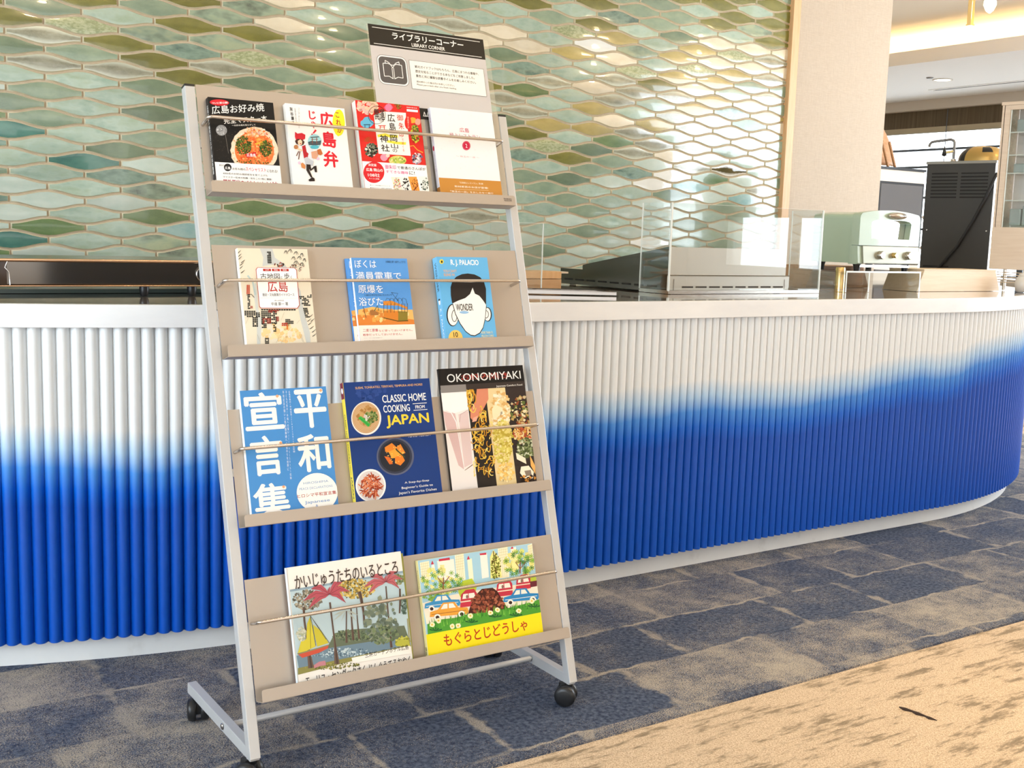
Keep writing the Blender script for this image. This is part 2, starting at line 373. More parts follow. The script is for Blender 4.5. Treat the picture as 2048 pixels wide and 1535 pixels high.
# glaze of each tile, warm and cool light kept in its colour, row by row: row number, first column, letters of every second column
ROWS = {
 -10: (1, 'GLOLPGLOGGLOGOO'), -9: (0, 'GLLOGPLKGLGDOOLO'), -8: (1, 'OGLPLGLLOLGGLOO'), -7: (0, 'LGOGLLKPLGOGGOMO'),
 -6: (1, 'LOGGLPLOOLUGLLO'), -5: (0, 'GLOKLGPGLGOLDPPP'), -4: (1, 'OKLGMLLLLKQLQKS'), -3: (0, 'LGOLPLPSPLWMQPPP'),
 -2: (1, 'GLOMLLLPPQPLKQS'), -1: (0, 'LOGMPDLODLLKQQGG'), 0: (1, 'GLOOGGLLULSOPLS'), 1: (0, 'OKMMGGLLLSPSSQPG'),
 2: (1, 'SOUKODLOFLSLQUQ'), 3: (0, 'DGOSGLPLSLQLSSFP'), 4: (1, 'SSODGODLSLPQSLL'), 5: (0, 'LLDGDGLGDQQSLLSL'),
 6: (1, 'GLDGLKLDOLFSSGL'), 7: (0, 'GLDGLGLLLKDSPALL'), 8: (1, 'GLGLDGLLUOGASXL'), 9: (0, 'TLGLGLLLLLGUWFAG'),
 10: (1, 'LDLGLLGLGDAWBAS'), 11: (0, 'LTALGLGLLGLLDABL'), 12: (1, 'LUALLGLALGLAAGA'), 13: (0, 'ALMGLLFAALGAALGL'),
 14: (1, 'AALFFLASLALAGAA'), 15: (0, 'ALFLLAFLALGAALAA'), 16: (1, 'FLBDLUAAALAWLGA'), 17: (0, 'TLMLDUUALGALAAGA'),
 18: (1, 'ALMLLUALGALALAA'), 19: (0, 'LGALGLALGALALAGA'), -11: (0, 'OGLOLGOLGKOGOLOG')}
cells = []
for v in range(-20, 22):
    for u in range(-28, 31):
        if (u + v) % 2 == 0: continue
        first, s_ = ROWS.get(v, (0, ''))
        i = (u - first) // 2
        if v in ROWS and (u - first) % 2 == 0 and 0 <= i < len(s_): code = s_[i]
        elif v < -4: code = random.choice('OOGGLLDKPQM')
        elif v < 6: code = random.choice('OGGLLLDKSM')
        else: code = random.choice('LLLAAAGFTUM')
        cells.append((u, v, code))
hid = lambda u, v: (7 <= u <= 15 and -3 <= v <= 12) or (7 <= u <= 15 and v > 17)
cand = [c for c in cells if -1 <= c[0] <= 30 and -11 <= c[1] <= 18]
cand.sort(key=lambda c: (hid(c[0], c[1]), c[0]))
single = cand[:300]; ss = set((c[0], c[1]) for c in single)
for u, v, code in single:
    o = bpy.data.objects.new('tile', TM); C.objects.link(o); o.parent = wb
    o.location = (UX + SU * u, YW, VZ - SV * v)
    o.material_slots[1].link = 'OBJECT'; o.material_slots[1].material = GL[code]
keys = list(GL); rest = [c for c in cells if (c[0], c[1]) not in ss]
me = mk_tile_mesh('tile_rest', [(UX + SU * u, VZ - SV * v, 1 + keys.index(c)) for u, v, c in rest])
me.materials.append(rim_m)
for kk in keys: me.materials.append(GL[kk])
o = bpy.data.objects.new('tile_rest', me); C.objects.link(o); o.location = (0, YW, 0); o.parent = wb; o['kind'] = 'stuff'

# papered wall, trim, far room
wr = MB().box((4.627, YW - 0.02, 0), (5.368, YW + 0.22, 2.75)).build('wall_papered', wallpaper); struct(wr)
tr = MB().box((4.573, YW - 0.03, 0), (4.627, YW + 0.15, 2.75)).build('trim_1', w_trim, None, 0.002); struct(tr)
XW = 9.9
cu = MB().box((-5, -5, 2.75), (8.3, 9.5, 2.85)).build('ceiling', ceil_warm); struct(cu)
m = MB().box((7.86, -5, 2.42), (XW + 0.3, 9.5, 2.5)); m.box((7.78, -5, 2.42), (7.86, 9.5, 2.60)); m.box((8.3, -5, 2.5), (8.38, 9.5, 2.85))
cl = m.build('ceiling_lowered', ceil_m); struct(cl)
for v_ in cl.data.vertices:
    if abs(v_.co.z - 2.42) < 1e-4: v_.co.z = 2.495
m = MB().box((9.78, -5, 2.40), (9.86, 9.5, 2.495)); bx = m.build('trim_2', mat('beige_bulkhead', (0.60, 0.54, 0.47), 0.9)); struct(bx)
cove = thing('cove_light', (8.08, 2.2, 2.5), 'warm glowing cove light strip hidden along the raised ceiling edge', 'light')
MB().box((-0.05, -7, 0), (0.05, 7, 0.012)).build('housing', ceil_m, cove)
MB().box((-0.03, -7, 0.012), (0.03, 7, 0.022)).build('strip', mat('cove_glow', (1.0, 0.72, 0.36), 0.5, emit=30), cove)
# window wall on the far right
ww = MB(); ww.box((XW, -5, 0), (XW + 0.25, 9.5, 0.75)); ww.box((XW, -5, 2.3), (XW + 0.25, 9.5, 2.495)); ww.box((XW, 9.0, 0.75), (XW + 0.25, 9.5, 2.3)); ww.box((XW, -5, 0.75), (XW + 0.25, -4.30, 2.3)); ww.box((XW, -1.0, 0.75), (XW + 0.25, 3.2, 2.3)); ww.box((XW, -4.30, 1.33), (XW + 0.25, -1.0, 2.3))
ww = ww.build('wall_right', mat('window_wall_paint', (0.55, 0.50, 0.44), 0.9)); struct(ww)
fr_m = mat('window_frame_metal', (0.10, 0.12, 0.15), 0.4, 0.3)
wn = MB().box((XW + 0.10, 3.2, 0.75), (XW + 0.11, 9.0, 2.3)).build('window_1', glass); struct(wn)
for z in (0.78, 1.22, 1.54, 1.848, 2.02):
    MB().box((XW + 0.05, 3.2, z - 0.011), (XW + 0.09, 9.0, z + 0.011)).build('window_rail', fr_m, wn)
for y_ in (3.25, 6.3, 8.9): MB().box((XW + 0.05, y_ - 0.03, 0.75), (XW + 0.1, y_ + 0.03, 2.3)).build('window_post', fr_m, wn)
w3 = MB().box((XW + 0.10, -4.30, 0.75), (XW + 0.11, -1.0, 1.33)).build('window_3', glass); struct(w3)
MB().box((XW + 0.0, -3.32, 0.75), (XW + 0.02, -3.14, 1.33)).build('window_post', wallpaper, w3)
bl_m = mat('roller_blind', (0.10, 0.075, 0.045), 0.9); k = NT(bl_m)
ps = k.pos(); sp_ = k.n('ShaderNodeSeparateXYZ'); k.l(ps, sp_.inputs[0])
k.col(k.ramp(k.noise(k.scale(ps, (1, 30, 0.4)), 2, 3), [(0.3, (0.085, 0.06, 0.035)), (0.7, (0.14, 0.105, 0.065))]))
bl = thing('roller_blind', (9.87, 6, 2.4), 'dark brown roller blind half lowered over the far window', 'blind')
MB().box((-0.006, -2.7, -0.165), (0.0, 2.9, 0.0)).build('fabric', bl_m, bl)
MB().box((-0.006, -2.7, -0.215), (0.0, 2.9, -0.165)).build('sheer_hem', mat('sheer_hem', (0.45, 0.38, 0.26), 0.9), bl)
MB().box((-0.012, -2.7, -0.224), (0.004, 2.9, -0.213)).build('bottom_bar', mat('blind_bar', (0.42, 0.38, 0.3), 0.5), bl)
MB().tube([(-0.02, 1.15, 0), (-0.02, 1.15, -1.0)], 0.004, 6).build('pull_cord', fr_m, bl)
# ceiling fittings
dl = thing('downlight', (8.693, 6.384, 2.495), 'round glowing downlight set in the white lowered ceiling', 'light')
MB().lathe([(0.085, 0), (0.085, -0.006), (0.068, -0.006), (0.068, 0.0)]).build('ring', ceil_m, dl)
MB().lathe([(0.066, -0.001), (0.066, -0.004)]).build('lens', mat('lamp_warm', (1, 0.86, 0.62), 0.5, emit=6), dl)
dt = MB().lathe([(0.03, 0.0), (0.03, -0.006), (0.02, -0.012)]).build('smoke_sensor', mat('grey_sensor', (0.3, 0.3, 0.3), 0.5), None, 0, (8.505, 6.378, 2.495)); tag(dt, 'tiny grey ceiling sensor beside the downlight', 'sensor')
vt = thing('ceiling_air_slot', (9.22, 5.0, 2.495), 'long narrow air outlet slot in the lowered ceiling', 'vent')
MB().box((-0.055, -2.6, -0.004), (-0.02, 1.88, 0.0)).build('frame', ceil_m, vt); MB().box((0.02, -2.6, -0.004), (0.05, 1.88, 0.0)).build('frame', ceil_m, vt)
MB().box((-0.02, -2.6, -0.002), (0.02, 1.85, -0.0005)).build('slot', slot_dark, vt)
bulb_m = mat('bulb_glow', (1.0, 0.80, 0.50), 0.4, emit=26)
def pendant(x, y, z, label, r=0.035, power=0):
    t = thing('pendant_lamp', (x, y, 2.75), label, 'lamp', 'pendant lamps above the counter')
    d = z - 2.75
    MB().lathe([(0.05, 0), (0.05, -0.02), (0.01, -0.03)]).build('ceiling_rose', brass, t)
    MB().tube([(0, 0, -0.02), (0, 0, d + 0.09)], 0.008, 8).build('stem', brass, t)
    MB().lathe([(0.012, 0.10), (0.022, 0.095), (0.022, 0.05), (0.014, 0.04)], (0, 0, d), 16).build('socket', brass, t)
    MB().lathe([(0.004, -r * 1.6), (r * .6, -r * 1.2), (r, -r * .3), (r * .95, r * .3), (r * .5, r * 1.1), (0.012, 0.05)], (0, 0, d), 16).build('bulb', bulb_m, t)
    if power:
        l = bpy.data.lights.new('pendant_glow', 'POINT'); l.energy = power; l.color = (1.0, 0.74, 0.44); l.shadow_soft_size = r
        lo = bpy.data.objects.new('pendant_glow', l); C.objects.link(lo); lo.location = (0, 0, d - r * 2); lo.parent = t
pendant(6.0, 4.129, 2.455, 'bare glowing pendant bulb hanging at the top right edge')
for i, (x, y, lb) in enumerate([(4.85, 2.28, 'brass pendant bulb above the middle of the counter'), (5.58, 2.54, 'brass pendant bulb above the right end of the counter'),
                 (2.94, 2.1, 'brass pendant bulb above the steel range'), (1.3, 2.2, 'brass pendant bulb above the left end of the counter')]):
    pendant(x, y, 2.36, lb, 0.035, (7, 7, 6, 6)[i])
rd = thing('brass_rod', (6.0, 4.25, 2.348), 'slim brass rod hanging from the ceiling at top right', 'rod')
MB().box((-0.014, -0.014, 0), (0.014, 0.014, 0.402)).build('rod', brass, rd, 0.002); MB().box((-0.017, -0.017, -0.004), (0.017, 0.017, 0.004)).build('end_cap', brass, rd)

# ------------------------------------------------------------------ counter
ct = thing('service_counter', (2.4, 3.2, 0), 'long curved white service counter with fluted front fading to deep blue', 'counter')
band('kick_plinth', white_kick, 0.0, -0.12, 0, 0.10, ct)
band('body', flute_m, 0.026, -0.10, 0.066, 0.83, ct)
PIT = 0.031
fm = MB(); prof = []
for i in range(11):
    t = -1 + 2 * i / 10; prof.append((t * PIT * 0.5, -0.0170 * math.sqrt(max(0, 1 - (t / 0.88) ** 2))))
n = len(prof); vs = [(x, y, 0.064) for x, y in prof] + [(x, y, 0.816) for x, y in prof]
fm.add(vs, [(i, i + 1, n + i + 1, n + i) for i in range(n - 1)], 0, True); fm.add(vs[:n], [tuple(range(n))]); fm.add(vs[n:], [tuple(range(n))[::-1]])
f0 = fm.build('flute', flute_m, ct); f0me = f0.data
path = []
Ro = 2.8 + 0.027
L1 = math.radians(30) * Ro; L2 = 3.72 - 1.35; R2 = 1.8 + 0.027; L3 = math.radians(60) * R2
s = 0; tot = L1 + L2 + L3; cnt = int(tot / PIT); first = True
for i in range(cnt):
    s = (i + 0.5) * PIT
    if s < L1: a = (L1 - s) / Ro; x, y, rz = 1.35 - Ro * math.sin(a), 5.452 - Ro * math.cos(a), -a
    elif s < L1 + L2: x, y, rz = 1.35 + s - L1, 2.652 - 0.027, 0
    else: a = (s - L1 - L2) / R2; x, y, rz = 3.72 + R2 * math.sin(a), 4.452 - R2 * math.cos(a), a
    o = f0 if first else f0.copy()
    if not first: C.objects.link(o); o.parent = ct
    first = False
    o.location = (x - 2.4, y - 3.2, 0); o.rotation_euler = (0, 0, rz)
wt = thing('worktop', (2.4, 3.2, 0.81), 'polished taupe countertop with a thick white front edge on the fluted counter', 'countertop')
band('edge_apron', white_stone, 0.055, 0.030, 0.814, 0.8675, wt, 0.0015)
p = counter_pts(0.031); poly = [(x - 2.4, y - 3.2) for x, y in p] + [(p[-1][0] - 2.4, 3.95 - 3.2), (p[0][0] - 2.4, 3.95 - 3.2)]
MB().prism(poly, 0.02, 0.0565).build('surface', brown_top, wt)
# ------------------------------------------------------------------ display rack
RO = Vector((0.75490, 1.94343, 0.16579)); TL_ = 0.27746
EX = Vector((1, 0, 0)); EB = Vector((0, math.sin(TL_), math.cos(TL_))); EN = Vector((0, -math.cos(TL_), math.sin(TL_)))
PP = 0.331775
rack = thing('display_rack', (1.115, 2.07, 0), 'silver sloping book display rack on black castors with four lipped shelves', 'rack')
RL = rack.location
def fr(a, b, n): return tuple(RO + EX * a + EB * b + EN * n - RL)
for a0, a1 in ((-0.0245, -0.0035), (0.7265, 0.7475)):
    m = MB().box((a0, -0.106, -0.052), (a1, 1.222, -0.030), 0, fr)
    up = m.build('upright', silver_in, rack, 0.0015)
    MB().box((a0 + .0005, 1.222, -0.0515), (a1 - .0005, 1.2265, -0.0305), 0, fr).build('end_cap', black_pl, up)
def rounded(w_, h, r, seg=4):
    pts = [(0, 0), (w_, 0)]
    for k_ in range(seg + 1): an = PI / 2 * k_ / seg; pts.append((w_ - r + r * math.cos(an), h - r + r * math.sin(an)))
    for k_ in range(seg + 1): an = PI / 2 + PI / 2 * k_ / seg; pts.append((r + r * math.cos(an), h - r + r * math.sin(an)))
    return pts
for i in range(4):
    b = i * PP
    m = MB()
    m.box((-0.002, b + 0.0, -0.0312), (0.7245, b + 0.231, -0.0302), 0, fr)
    m.box((-0.001, b - 0.001, -0.0302), (0.7215, b + 0.0, 0.0), 0, fr)
    m.prism([(x, y + b - 0.001) for x, y in rounded(0.722, 0.024, 0.005)], -0.0012, 0.0, 0, fr)
    sh = m.build('shelf', silver, rack)
    m = MB()
    for a in (0.0, 0.7235): m.box((a - 0.0035, b + 0.10, -0.040), (a + 0.0035, b + 0.115, -0.0312), 0, fr)
    m.build('bracket', silver_in, rack)
    r_ = 0.0036; bb = b + 0.1495; pts = [(0.004, bb - 0.003, -0.030), (0.004, bb - 0.001, 0.003)]
    for k_ in range(5): an = PI / 2 * k_ / 4; pts.append((0.004 + 0.009 * (1 - math.cos(an)), bb, 0.003 + 0.009 * math.sin(an)))
    for k_ in range(5): an = PI / 2 * k_ / 4; pts.append((0.692 + 0.009 * math.sin(an), bb, 0.012 - 0.009 * (1 - math.cos(an))))
    pts += [(0.701, bb - 0.002, -0.030)]
    MB().tube([fr(*q) for q in pts], r_, 10).build('retaining_bar', chrome, rack)
# lettering of the maker on the top shelf lip is added with the print below
for a in (-0.0135, 0.7365):
    x = RO.x + a - RL.x
    bm_ = MB().box((x - 0.0097, 1.949 - RL.y, 0.050), (x + 0.0097, 2.325 - RL.y, 0.073)).build('base_beam', silver_in, rack, 0.001)
    MB().lathe([(0.007, -0.004), (0.005, -0.0055)], (x - 0.0077, 2.10 - RL.y, 0.062), 10, 0, 'x').build('bolt', chrome, bm_)
    for y_, sw, ox in ((1.966, 0.75, -0.013), (2.295, -0.3, 0.004)):
        cs = MB(); cx, cy = x + ox, y_ - RL.y; c_, s_ = math.cos(sw), math.sin(sw)
        rot = lambda X_, Y_, Z_: (cx + X_ * c_ - Y_ * s_, cy + X_ * s_ + Y_ * c_, Z_)
        for sd in (-1, 1):
            prof_ = [(0.0, sd * 0.005), (0.0225, sd * 0.005), (0.0245, sd * 0.008), (0.0245, sd * 0.016), (0.0225, sd * 0.021), (0.014, sd * 0.0235), (0.0, sd * 0.0235)]
            t_ = MB().lathe([(max(r__, 1e-4), h) for r__, h in prof_], (0, 0, 0), 18, 0, 'x')
            cs.add([rot(a_, b_ - 0.008, c2 + 0.0246) for a_, b_, c2 in t_.v], t_.f, 0, True)
        wh = cs.build('castor', black_pl, rack)
        m = MB(); m.add([rot(*v) for v in MB().box((-0.006, -0.022, 0.018), (0.006, 0.008, 0.044)).v], MB().box((0, 0, 0), (1, 1, 1)).f)
        m.lathe([(0.009, 0.040), (0.009, 0.051)], (cx, cy, 0), 10); m.build('castor_hood', black_matte, wh)
MB().tube([(RO.x - 0.0 - RL.x, 2.10 - RL.y, 0.062), (RO.x + 0.724 - RL.x, 2.10 - RL.y, 0.062)], 0.0065, 12).build('cross_rod', silver_in, rack)

# ------------------------------------------------------------------ printed matter
INK = {}
def ink(c):
    if c not in INK: INK[c] = mat('print_' + c, '#' + c, 0.34, 0, 0.0, spec=0.25)
    return INK[c]
TEXTQ = {}
def homog(src, dst):
    """projective map from four drawing-board points to four cover points"""
    A = []; B = []
    for (x, y), (u, v) in zip(src, dst):
        A.append([x, y, 1, 0, 0, 0, -u * x, -u * y]); B.append(u); A.append([0, 0, 0, x, y, 1, -v * x, -v * y]); B.append(v)
    n = 8
    for i in range(n):
        p_ = max(range(i, n), key=lambda r: abs(A[r][i])); A[i], A[p_] = A[p_], A[i]; B[i], B[p_] = B[p_], B[i]
        for r in range(n):
            if r != i:
                f = A[r][i] / A[i][i]
                if f: A[r] = [a - f * b for a, b in zip(A[r], A[i])]; B[r] -= f * B[i]
    h = [B[i] / A[i][i] for i in range(n)]
    return lambda x, y: ((h[0] * x + h[1] * y + h[2]) / (h[6] * x + h[7] * y + 1), (h[3] * x + h[4] * y + h[5]) / (h[6] * x + h[7] * y + 1))
class Art:
    """flat print of one cover, drawn in layers on a board whose four corners are given"""
    def __init__(s, W, H, vb, board):
        s.W, s.H = W, H; s.ops = []; s.M = homog(board, [(0, H), (W, H), (W, vb), (0, vb)])
        s.x0, s.y0, s.x1, s.y1 = 0, 0.0, W, H
    def lim(s, p): return (min(max(p[0], s.x0), s.x1), min(max(p[1], s.y0), s.y1))
    def U(s, pts, c):                       # polygon in cover metres
        s.ops.append(('p', [s.lim(p) for p in pts], c)); return s
    def P(s, pts, c): return s.U([s.M(*p) for p in pts], c)
    def band(s, y0, y1, c, x=None):         # full-width band between board heights
        x = s.M(*(x or (0, 0)))[0] if x else 0
        a = y0 if isinstance(y0, float) and y0 < 1 else s.M(*y0)[1]; b = y1 if isinstance(y1, float) and y1 < 1 else s.M(*y1)[1]
        return s.U([(0, a), (s.W, a), (s.W, b), (0, b)], c)
    def R(s, x0, y0, x1, y1, c):
        a = s.M(x0, y0); b = s.M(x1, y1); return s.U([(a[0], b[1]), (b[0], b[1]), (b[0], a[1]), (a[0], a[1])], c)
    def E(s, cx, cy, rx, ry, c, n=24, jit=0):
        return s.P([(cx + rx * math.cos(2 * PI * i / n) * (1 + random.uniform(-jit, jit)), cy + ry * math.sin(2 * PI * i / n) * (1 + random.uniform(-jit, jit))) for i in range(n)], c)
    def L(s, pts, wd, c):
        q = []; m = len(pts); Lf = []; Rt = []
        for i, p in enumerate(pts):
            a = pts[max(0, i - 1)]; b = pts[min(m - 1, i + 1)]; dx, dy = b[0] - a[0], b[1] - a[1]; d = math.hypot(dx, dy) or 1
            ww_ = wd[i] if isinstance(wd, (list, tuple)) else wd
            Lf.append((p[0] - dy / d * ww_ / 2, p[1] + dx / d * ww_ / 2)); Rt.append((p[0] + dy / d * ww_ / 2, p[1] - dx / d * ww_ / 2))
        for i in range(m - 1): s.ops.append(('s' if i else 'p', [s.lim(s.M(*z)) for z in (Lf[i], Lf[i + 1], Rt[i + 1], Rt[i])], c))
        return s
    def ring(s, cx, cy, rx, ry, wd, c, n=28): return s.L([(cx + rx * math.cos(2 * PI * i / n), cy + ry * math.sin(2 * PI * i / n)) for i in range(n + 1)], wd, c)
    def scatter(s, cx, cy, rx, ry, n, size, cols, clipf=None):
        first = True
        for i in range(n):
            an = random.random() * 2 * PI; r_ = math.sqrt(random.random()); x = cx + rx * r_ * math.cos(an); y = cy + ry * r_ * math.sin(an)
            if clipf and not clipf(x, y): continue
            z = size * random.uniform(0.5, 1.3); k0 = random.random() * 6; nn = random.choice((4, 5, 6))
            s.ops.append(('p' if i % 8 == 0 else 's', [s.lim(s.M(x + z * math.cos(k0 + 2 * PI * j / nn) * random.uniform(.6, 1.2), y + z * math.sin(k0 + 2 * PI * j / nn) * random.uniform(.6, 1.2))) for j in range(nn)], random.choice(cols)))
        return s
    def T(s, txt, x0, y0, x1, y1, c, bold=0.0, rot=0):
        """text filling the box between board points (x0,y0) upper left and (x1,y1) lower right"""
        cx, cy = (x0 + x1) / 2, (y0 + y1) / 2; p0 = s.M(cx, cy); p1 = s.M(cx + 1, cy); p2 = s.M(cx, cy + 1)
        sl = -(p1[1] - p0[1]) / (p2[1] - p0[1])      # drop of a level line per board unit
        if sl < -0.01:
            d = -sl * (x1 - x0); h_ = max(y1 - y0 - d, 0.5 * (y1 - y0)); y0, y1 = cy - h_ / 2 + d / 2, cy + h_ / 2 - d / 2
        a = s.M(x0, y0); b = s.M(x1, y1); TEXTQ[(txt, bold)] = None
        s.ops.append(('t', (txt, bold), (min(a[0], b[0]), min(a[1], b[1]), max(a[0], b[0]), max(a[1], b[1])), c, rot)); return s
    def V(s, txt, x0, y0, x1, y1, c, bold=0.0):
        """vertical writing, one character under the other; the board points may lean"""
        n = len(txt)
        for i, ch in enumerate(txt):
            ya = y0 + (y1 - y0) * i / n; yb = y0 + (y1 - y0) * (i + 0.90) / n
            if ch in ' ': continue
            if isinstance(x0, tuple): xa = x0[0] + (x0[1] - x0[0]) * i / max(1, n - 1); xb = x1[0] + (x1[1] - x1[0]) * i / max(1, n - 1)
            else: xa, xb = x0, x1
            s.T('\u4e28' if ch in 'ー-' else ch, xa, ya, xb, yb, c, bold, 'em')
        return s
def batch_text():
    made = []
    for key in TEXTQ:
        cu_ = bpy.data.curves.new('t', 'FONT'); cu_.body = key[0]; cu_.size = 1; cu_.resolution_u = 3
        if '\n' in key[0]: cu_.space_line = 1.0
        o = bpy.data.objects.new('t', cu_); C.objects.link(o); made.append((key, o, cu_))
    dg = bpy.context.evaluated_depsgraph_get(); dg.update()
    for key, o, cu_ in made:
        me_ = o.evaluated_get(dg).to_mesh()
        vs = [(v.co.x, v.co.y) for v in me_.vertices]; fs = [tuple(p.vertices) for p in me_.polygons]
        if not vs: TEXTQ[key] = ([], [], (0, 0, 1, 1)); continue
        xs = [v[0] for v in vs]; ys = [v[1] for v in vs]
        TEXTQ[key] = (vs, fs, (min(xs), min(ys), max(xs), max(ys)))
        o.evaluated_get(dg).to_mesh_clear()
    for key, o, cu_ in made: bpy.data.objects.remove(o); bpy.data.curves.remove(cu_)
LATE = []
def art_mesh(name, art, parent, n0, frame=None, step=0.00007):
    """defer until the lettering exists"""
    LATE.append((name, art, parent, n0, frame, step))
def build_art():
    batch_text()
    for name, art, parent, n0, frame, step in LATE:
        m = MB(); cols = []; z = n0; step = min(0.00005, 0.0009 / max(1, sum(o_[0] in 'pt' for o_ in art.ops)))
        f = frame or (lambda a, b, c: (a, b, c))
        for op in art.ops:
            if op[0] in 'pt': z += step
            c = op[3] if op[0] == 't' else op[2]
            if c not in cols: cols.append(c)
            mi = cols.index(c)
            if op[0] in 'ps':
                pts = op[1]; ar = sum(pts[i - 1][0] * pts[i][1] - pts[i][0] * pts[i - 1][1] for i in range(len(pts)))
                if abs(ar) < 1e-11: continue
                if ar < 0: pts = pts[::-1]
                m.add([f(u, v, z) for u, v in pts], [tuple(range(len(pts)))], mi)
            else:
                vs, fs, bb = TEXTQ[op[1]]
                if not vs: continue
                X0, Y0, X1, Y1 = op[2]; rot = op[4]
                out = []
                em = (X1 - X0) / 0.92, (Y1 - Y0) / 0.92
                for x, y in vs:
                    if rot == 'em':
                        out.append(((X0 + X1) / 2 + (x - (bb[0] + bb[2]) / 2) * em[0], (Y0 + Y1) / 2 + (y - (bb[1] + bb[3]) / 2) * em[1])); continue
                    s_ = (x - bb[0]) / max(1e-6, bb[2] - bb[0]); t_ = (y - bb[1]) / max(1e-6, bb[3] - bb[1])
                    if rot == -90: s_, t_ = t_, 1 - s_
                    if rot == 90: s_, t_ = 1 - t_, s_
                    ux = X0 + (X1 - X0) * s_; vy = Y0 + (Y1 - Y0) * t_ + (rot * s_ if isinstance(rot, float) else 0)
                    out.append((ux, vy))
                hh = op[1][1] * min(Y1 - Y0, (X1 - X0) * 1.2) * 1.1
                for q_, (du, dv) in enumerate([(0, 0)] + ([(hh, 0), (-hh, 0), (0, hh), (0, -hh)] if hh > 0 else [])):
                    o2 = [art.lim((p[0] + du, p[1] + dv)) for p in out]
                    if q_: z += 4e-6
                    m.add([f(u, v, z) for u, v in o2], fs, mi)
        m.build(name, [ink(c) for c in cols], parent)
paper = mat('page_edges', (0.80, 0.77, 0.70), 0.8); k = NT(paper)
k.col(k.ramp(k.noise(k.scale(k.objc(), (1, 1, 900)), 1, 2), [(0.35, (0.70, 0.67, 0.60)), (0.65, (0.88, 0.86, 0.80))]))
def book(shelf, a0, a1, top, back, thick, label, cover, spine_col, art, hard=False, spine_right=False, tilt=0.0, group='picture and text books on the display rack', name='book', spine_art=None, pages_left=False):
    """a book leaning on the shelf's back sheet: local x across the cover, y up it, z out of it"""
    W = a1 - a0; H = top - 0.002
    t = bpy.data.objects.new(name, None); C.objects.link(t); t.empty_display_size = 0.03
    R_ = Matrix((EX, EB, EN)).transposed()
    o = RO + EX * a0 + EB * (shelf * PP + 0.002) + EN * (-0.030 + back)
    t.matrix_world = Matrix.Translation(o) @ R_.to_4x4() @ Matrix.Rotation(tilt, 4, 'Z')
    tag(t, label, 'book', group)
    ct_ = 0.0022 if hard else 0.0005; e = 0.003 if hard else 0.0003
    cm = ink(cover); sm = ink(spine_col)
    m = MB().box((0, 0, 0), (W, H, ct_)); m.box((0, 0, thick - ct_), (W, H, thick))
    if not pages_left: m.box((-0.0005, 0, 0), (ct_, H, thick), 1)
    else: m.box((W - ct_, 0, 0), (W + 0.0005, H, thick), 1)
    m.build('cover', [cm, sm], t, 0.0004)
    MB().box((e if pages_left else ct_, e, ct_), (W - (ct_ if pages_left else e), H - e, thick - ct_)).build('pages', paper, t)
    if art: art_mesh('cover_print', art, t, thick + 0.0001)
    if spine_art: art_mesh('spine_print', spine_art, t, 0.0, lambda a, b, c: (-0.0006 - c, b, a))
    return t

# 1 black paperback: hot griddle cake
A = Art(0.138, 0.199, 0.023, [(140, 78), (1180, 130), (1308, 1475), (243, 1437)])
A.E(318, 163, 152, 50, 'd8232f'); A.T('ついに新公開!', 195, 160, 455, 205, 'ffffff', 0.015, 0.004)
A.scatter(420, 800, 260, 300, 90, 5, ['4a4034', '35302a', '5b5348'])
A.E(340, 605, 88, 86, '9a9a9a'); A.scatter(340, 605, 78, 76, 50, 11, ['b9b9b9', '7b7b7b', 'd2d2d2', '8d8d8d'])
A.L([(395, 640), (420, 800), (445, 975)], 6, '77736c')
oc = lambda x, y: y < 1135
pl = [(865 + 390 * math.cos(2 * PI * i / 40) * random.uniform(.96, 1.02), 925 + 395 * math.sin(2 * PI * i / 40) * random.uniform(.97, 1.02)) for i in range(40)]
A.P([(x, min(y, 1145)) for x, y in pl], 'f1d9bd')
A.scatter(865, 900, 370, 370, 240, 16, ['f4e2cc', 'e9c39c', 'f7ead8', 'e2a97b'], oc)
A.P([(x, min(y, 1140)) for x, y in [(865 + 320 * math.cos(2 * PI * i / 30), 920 + 315 * math.sin(2 * PI * i / 30)) for i in range(30)]], 'e9793b')
A.scatter(870, 850, 300, 300, 300, 19, ['f08a45', 'e85f2a', 'f4a662', 'd8481f', 'f6b877'], oc)
A.scatter(690, 840, 130, 150, 300, 13, ['2f4a17', '44611f', '243a10', '5c7a2b']); A.scatter(1050, 880, 100, 130, 240, 13, ['2f4a17', '44611f', '243a10', '5c7a2b'])
A.scatter(830, 1110, 260, 30, 60, 12, ['3c561a', 'e2763a'], oc); A.scatter(940, 780, 70, 60, 50, 10, ['e6c93c', 'f0a13c']); A.scatter(900, 640, 150, 40, 60, 20, ['f2a262', 'e8b0a0', 'f7d3a8'])
A.P([(715, 975), (885, 940), (900, 1000), (735, 1040)], 'd22a2a'); A.T('広島県', 735, 965, 885, 1025, 'ffffff', 0.01)
A.T('広島お好み焼', 185, 225, 1045, 395, 'f5f3ee', 0.008, 0.0160)
A.T('完全マスター本', 375, 405, 1085, 535, 'f5f3ee', 0.015, 0.0130); A.T('〜お好み焼を知らずして', 505, 510, 890, 555, 'f0ede6', 0.01, 0.0055)
A.band((243, 1120), 0.0, 'f7f5f2'); A.E(425, 1205, 62, 62, '1b1b1d', 20); A.T('広島', 380, 1190, 470, 1238, 'ffffff', 0.015); A.T('あなたも', 290, 1155, 400, 1190, '222222', 0.01)
A.T('お好み焼の', 498, 1205, 712, 1252, '222222', 0.012); A.T('スペシャリスト', 712, 1195, 1050, 1270, 'd02a52', 0.012); A.T('になれる!', 1062, 1225, 1238, 1278, '222222', 0.012)
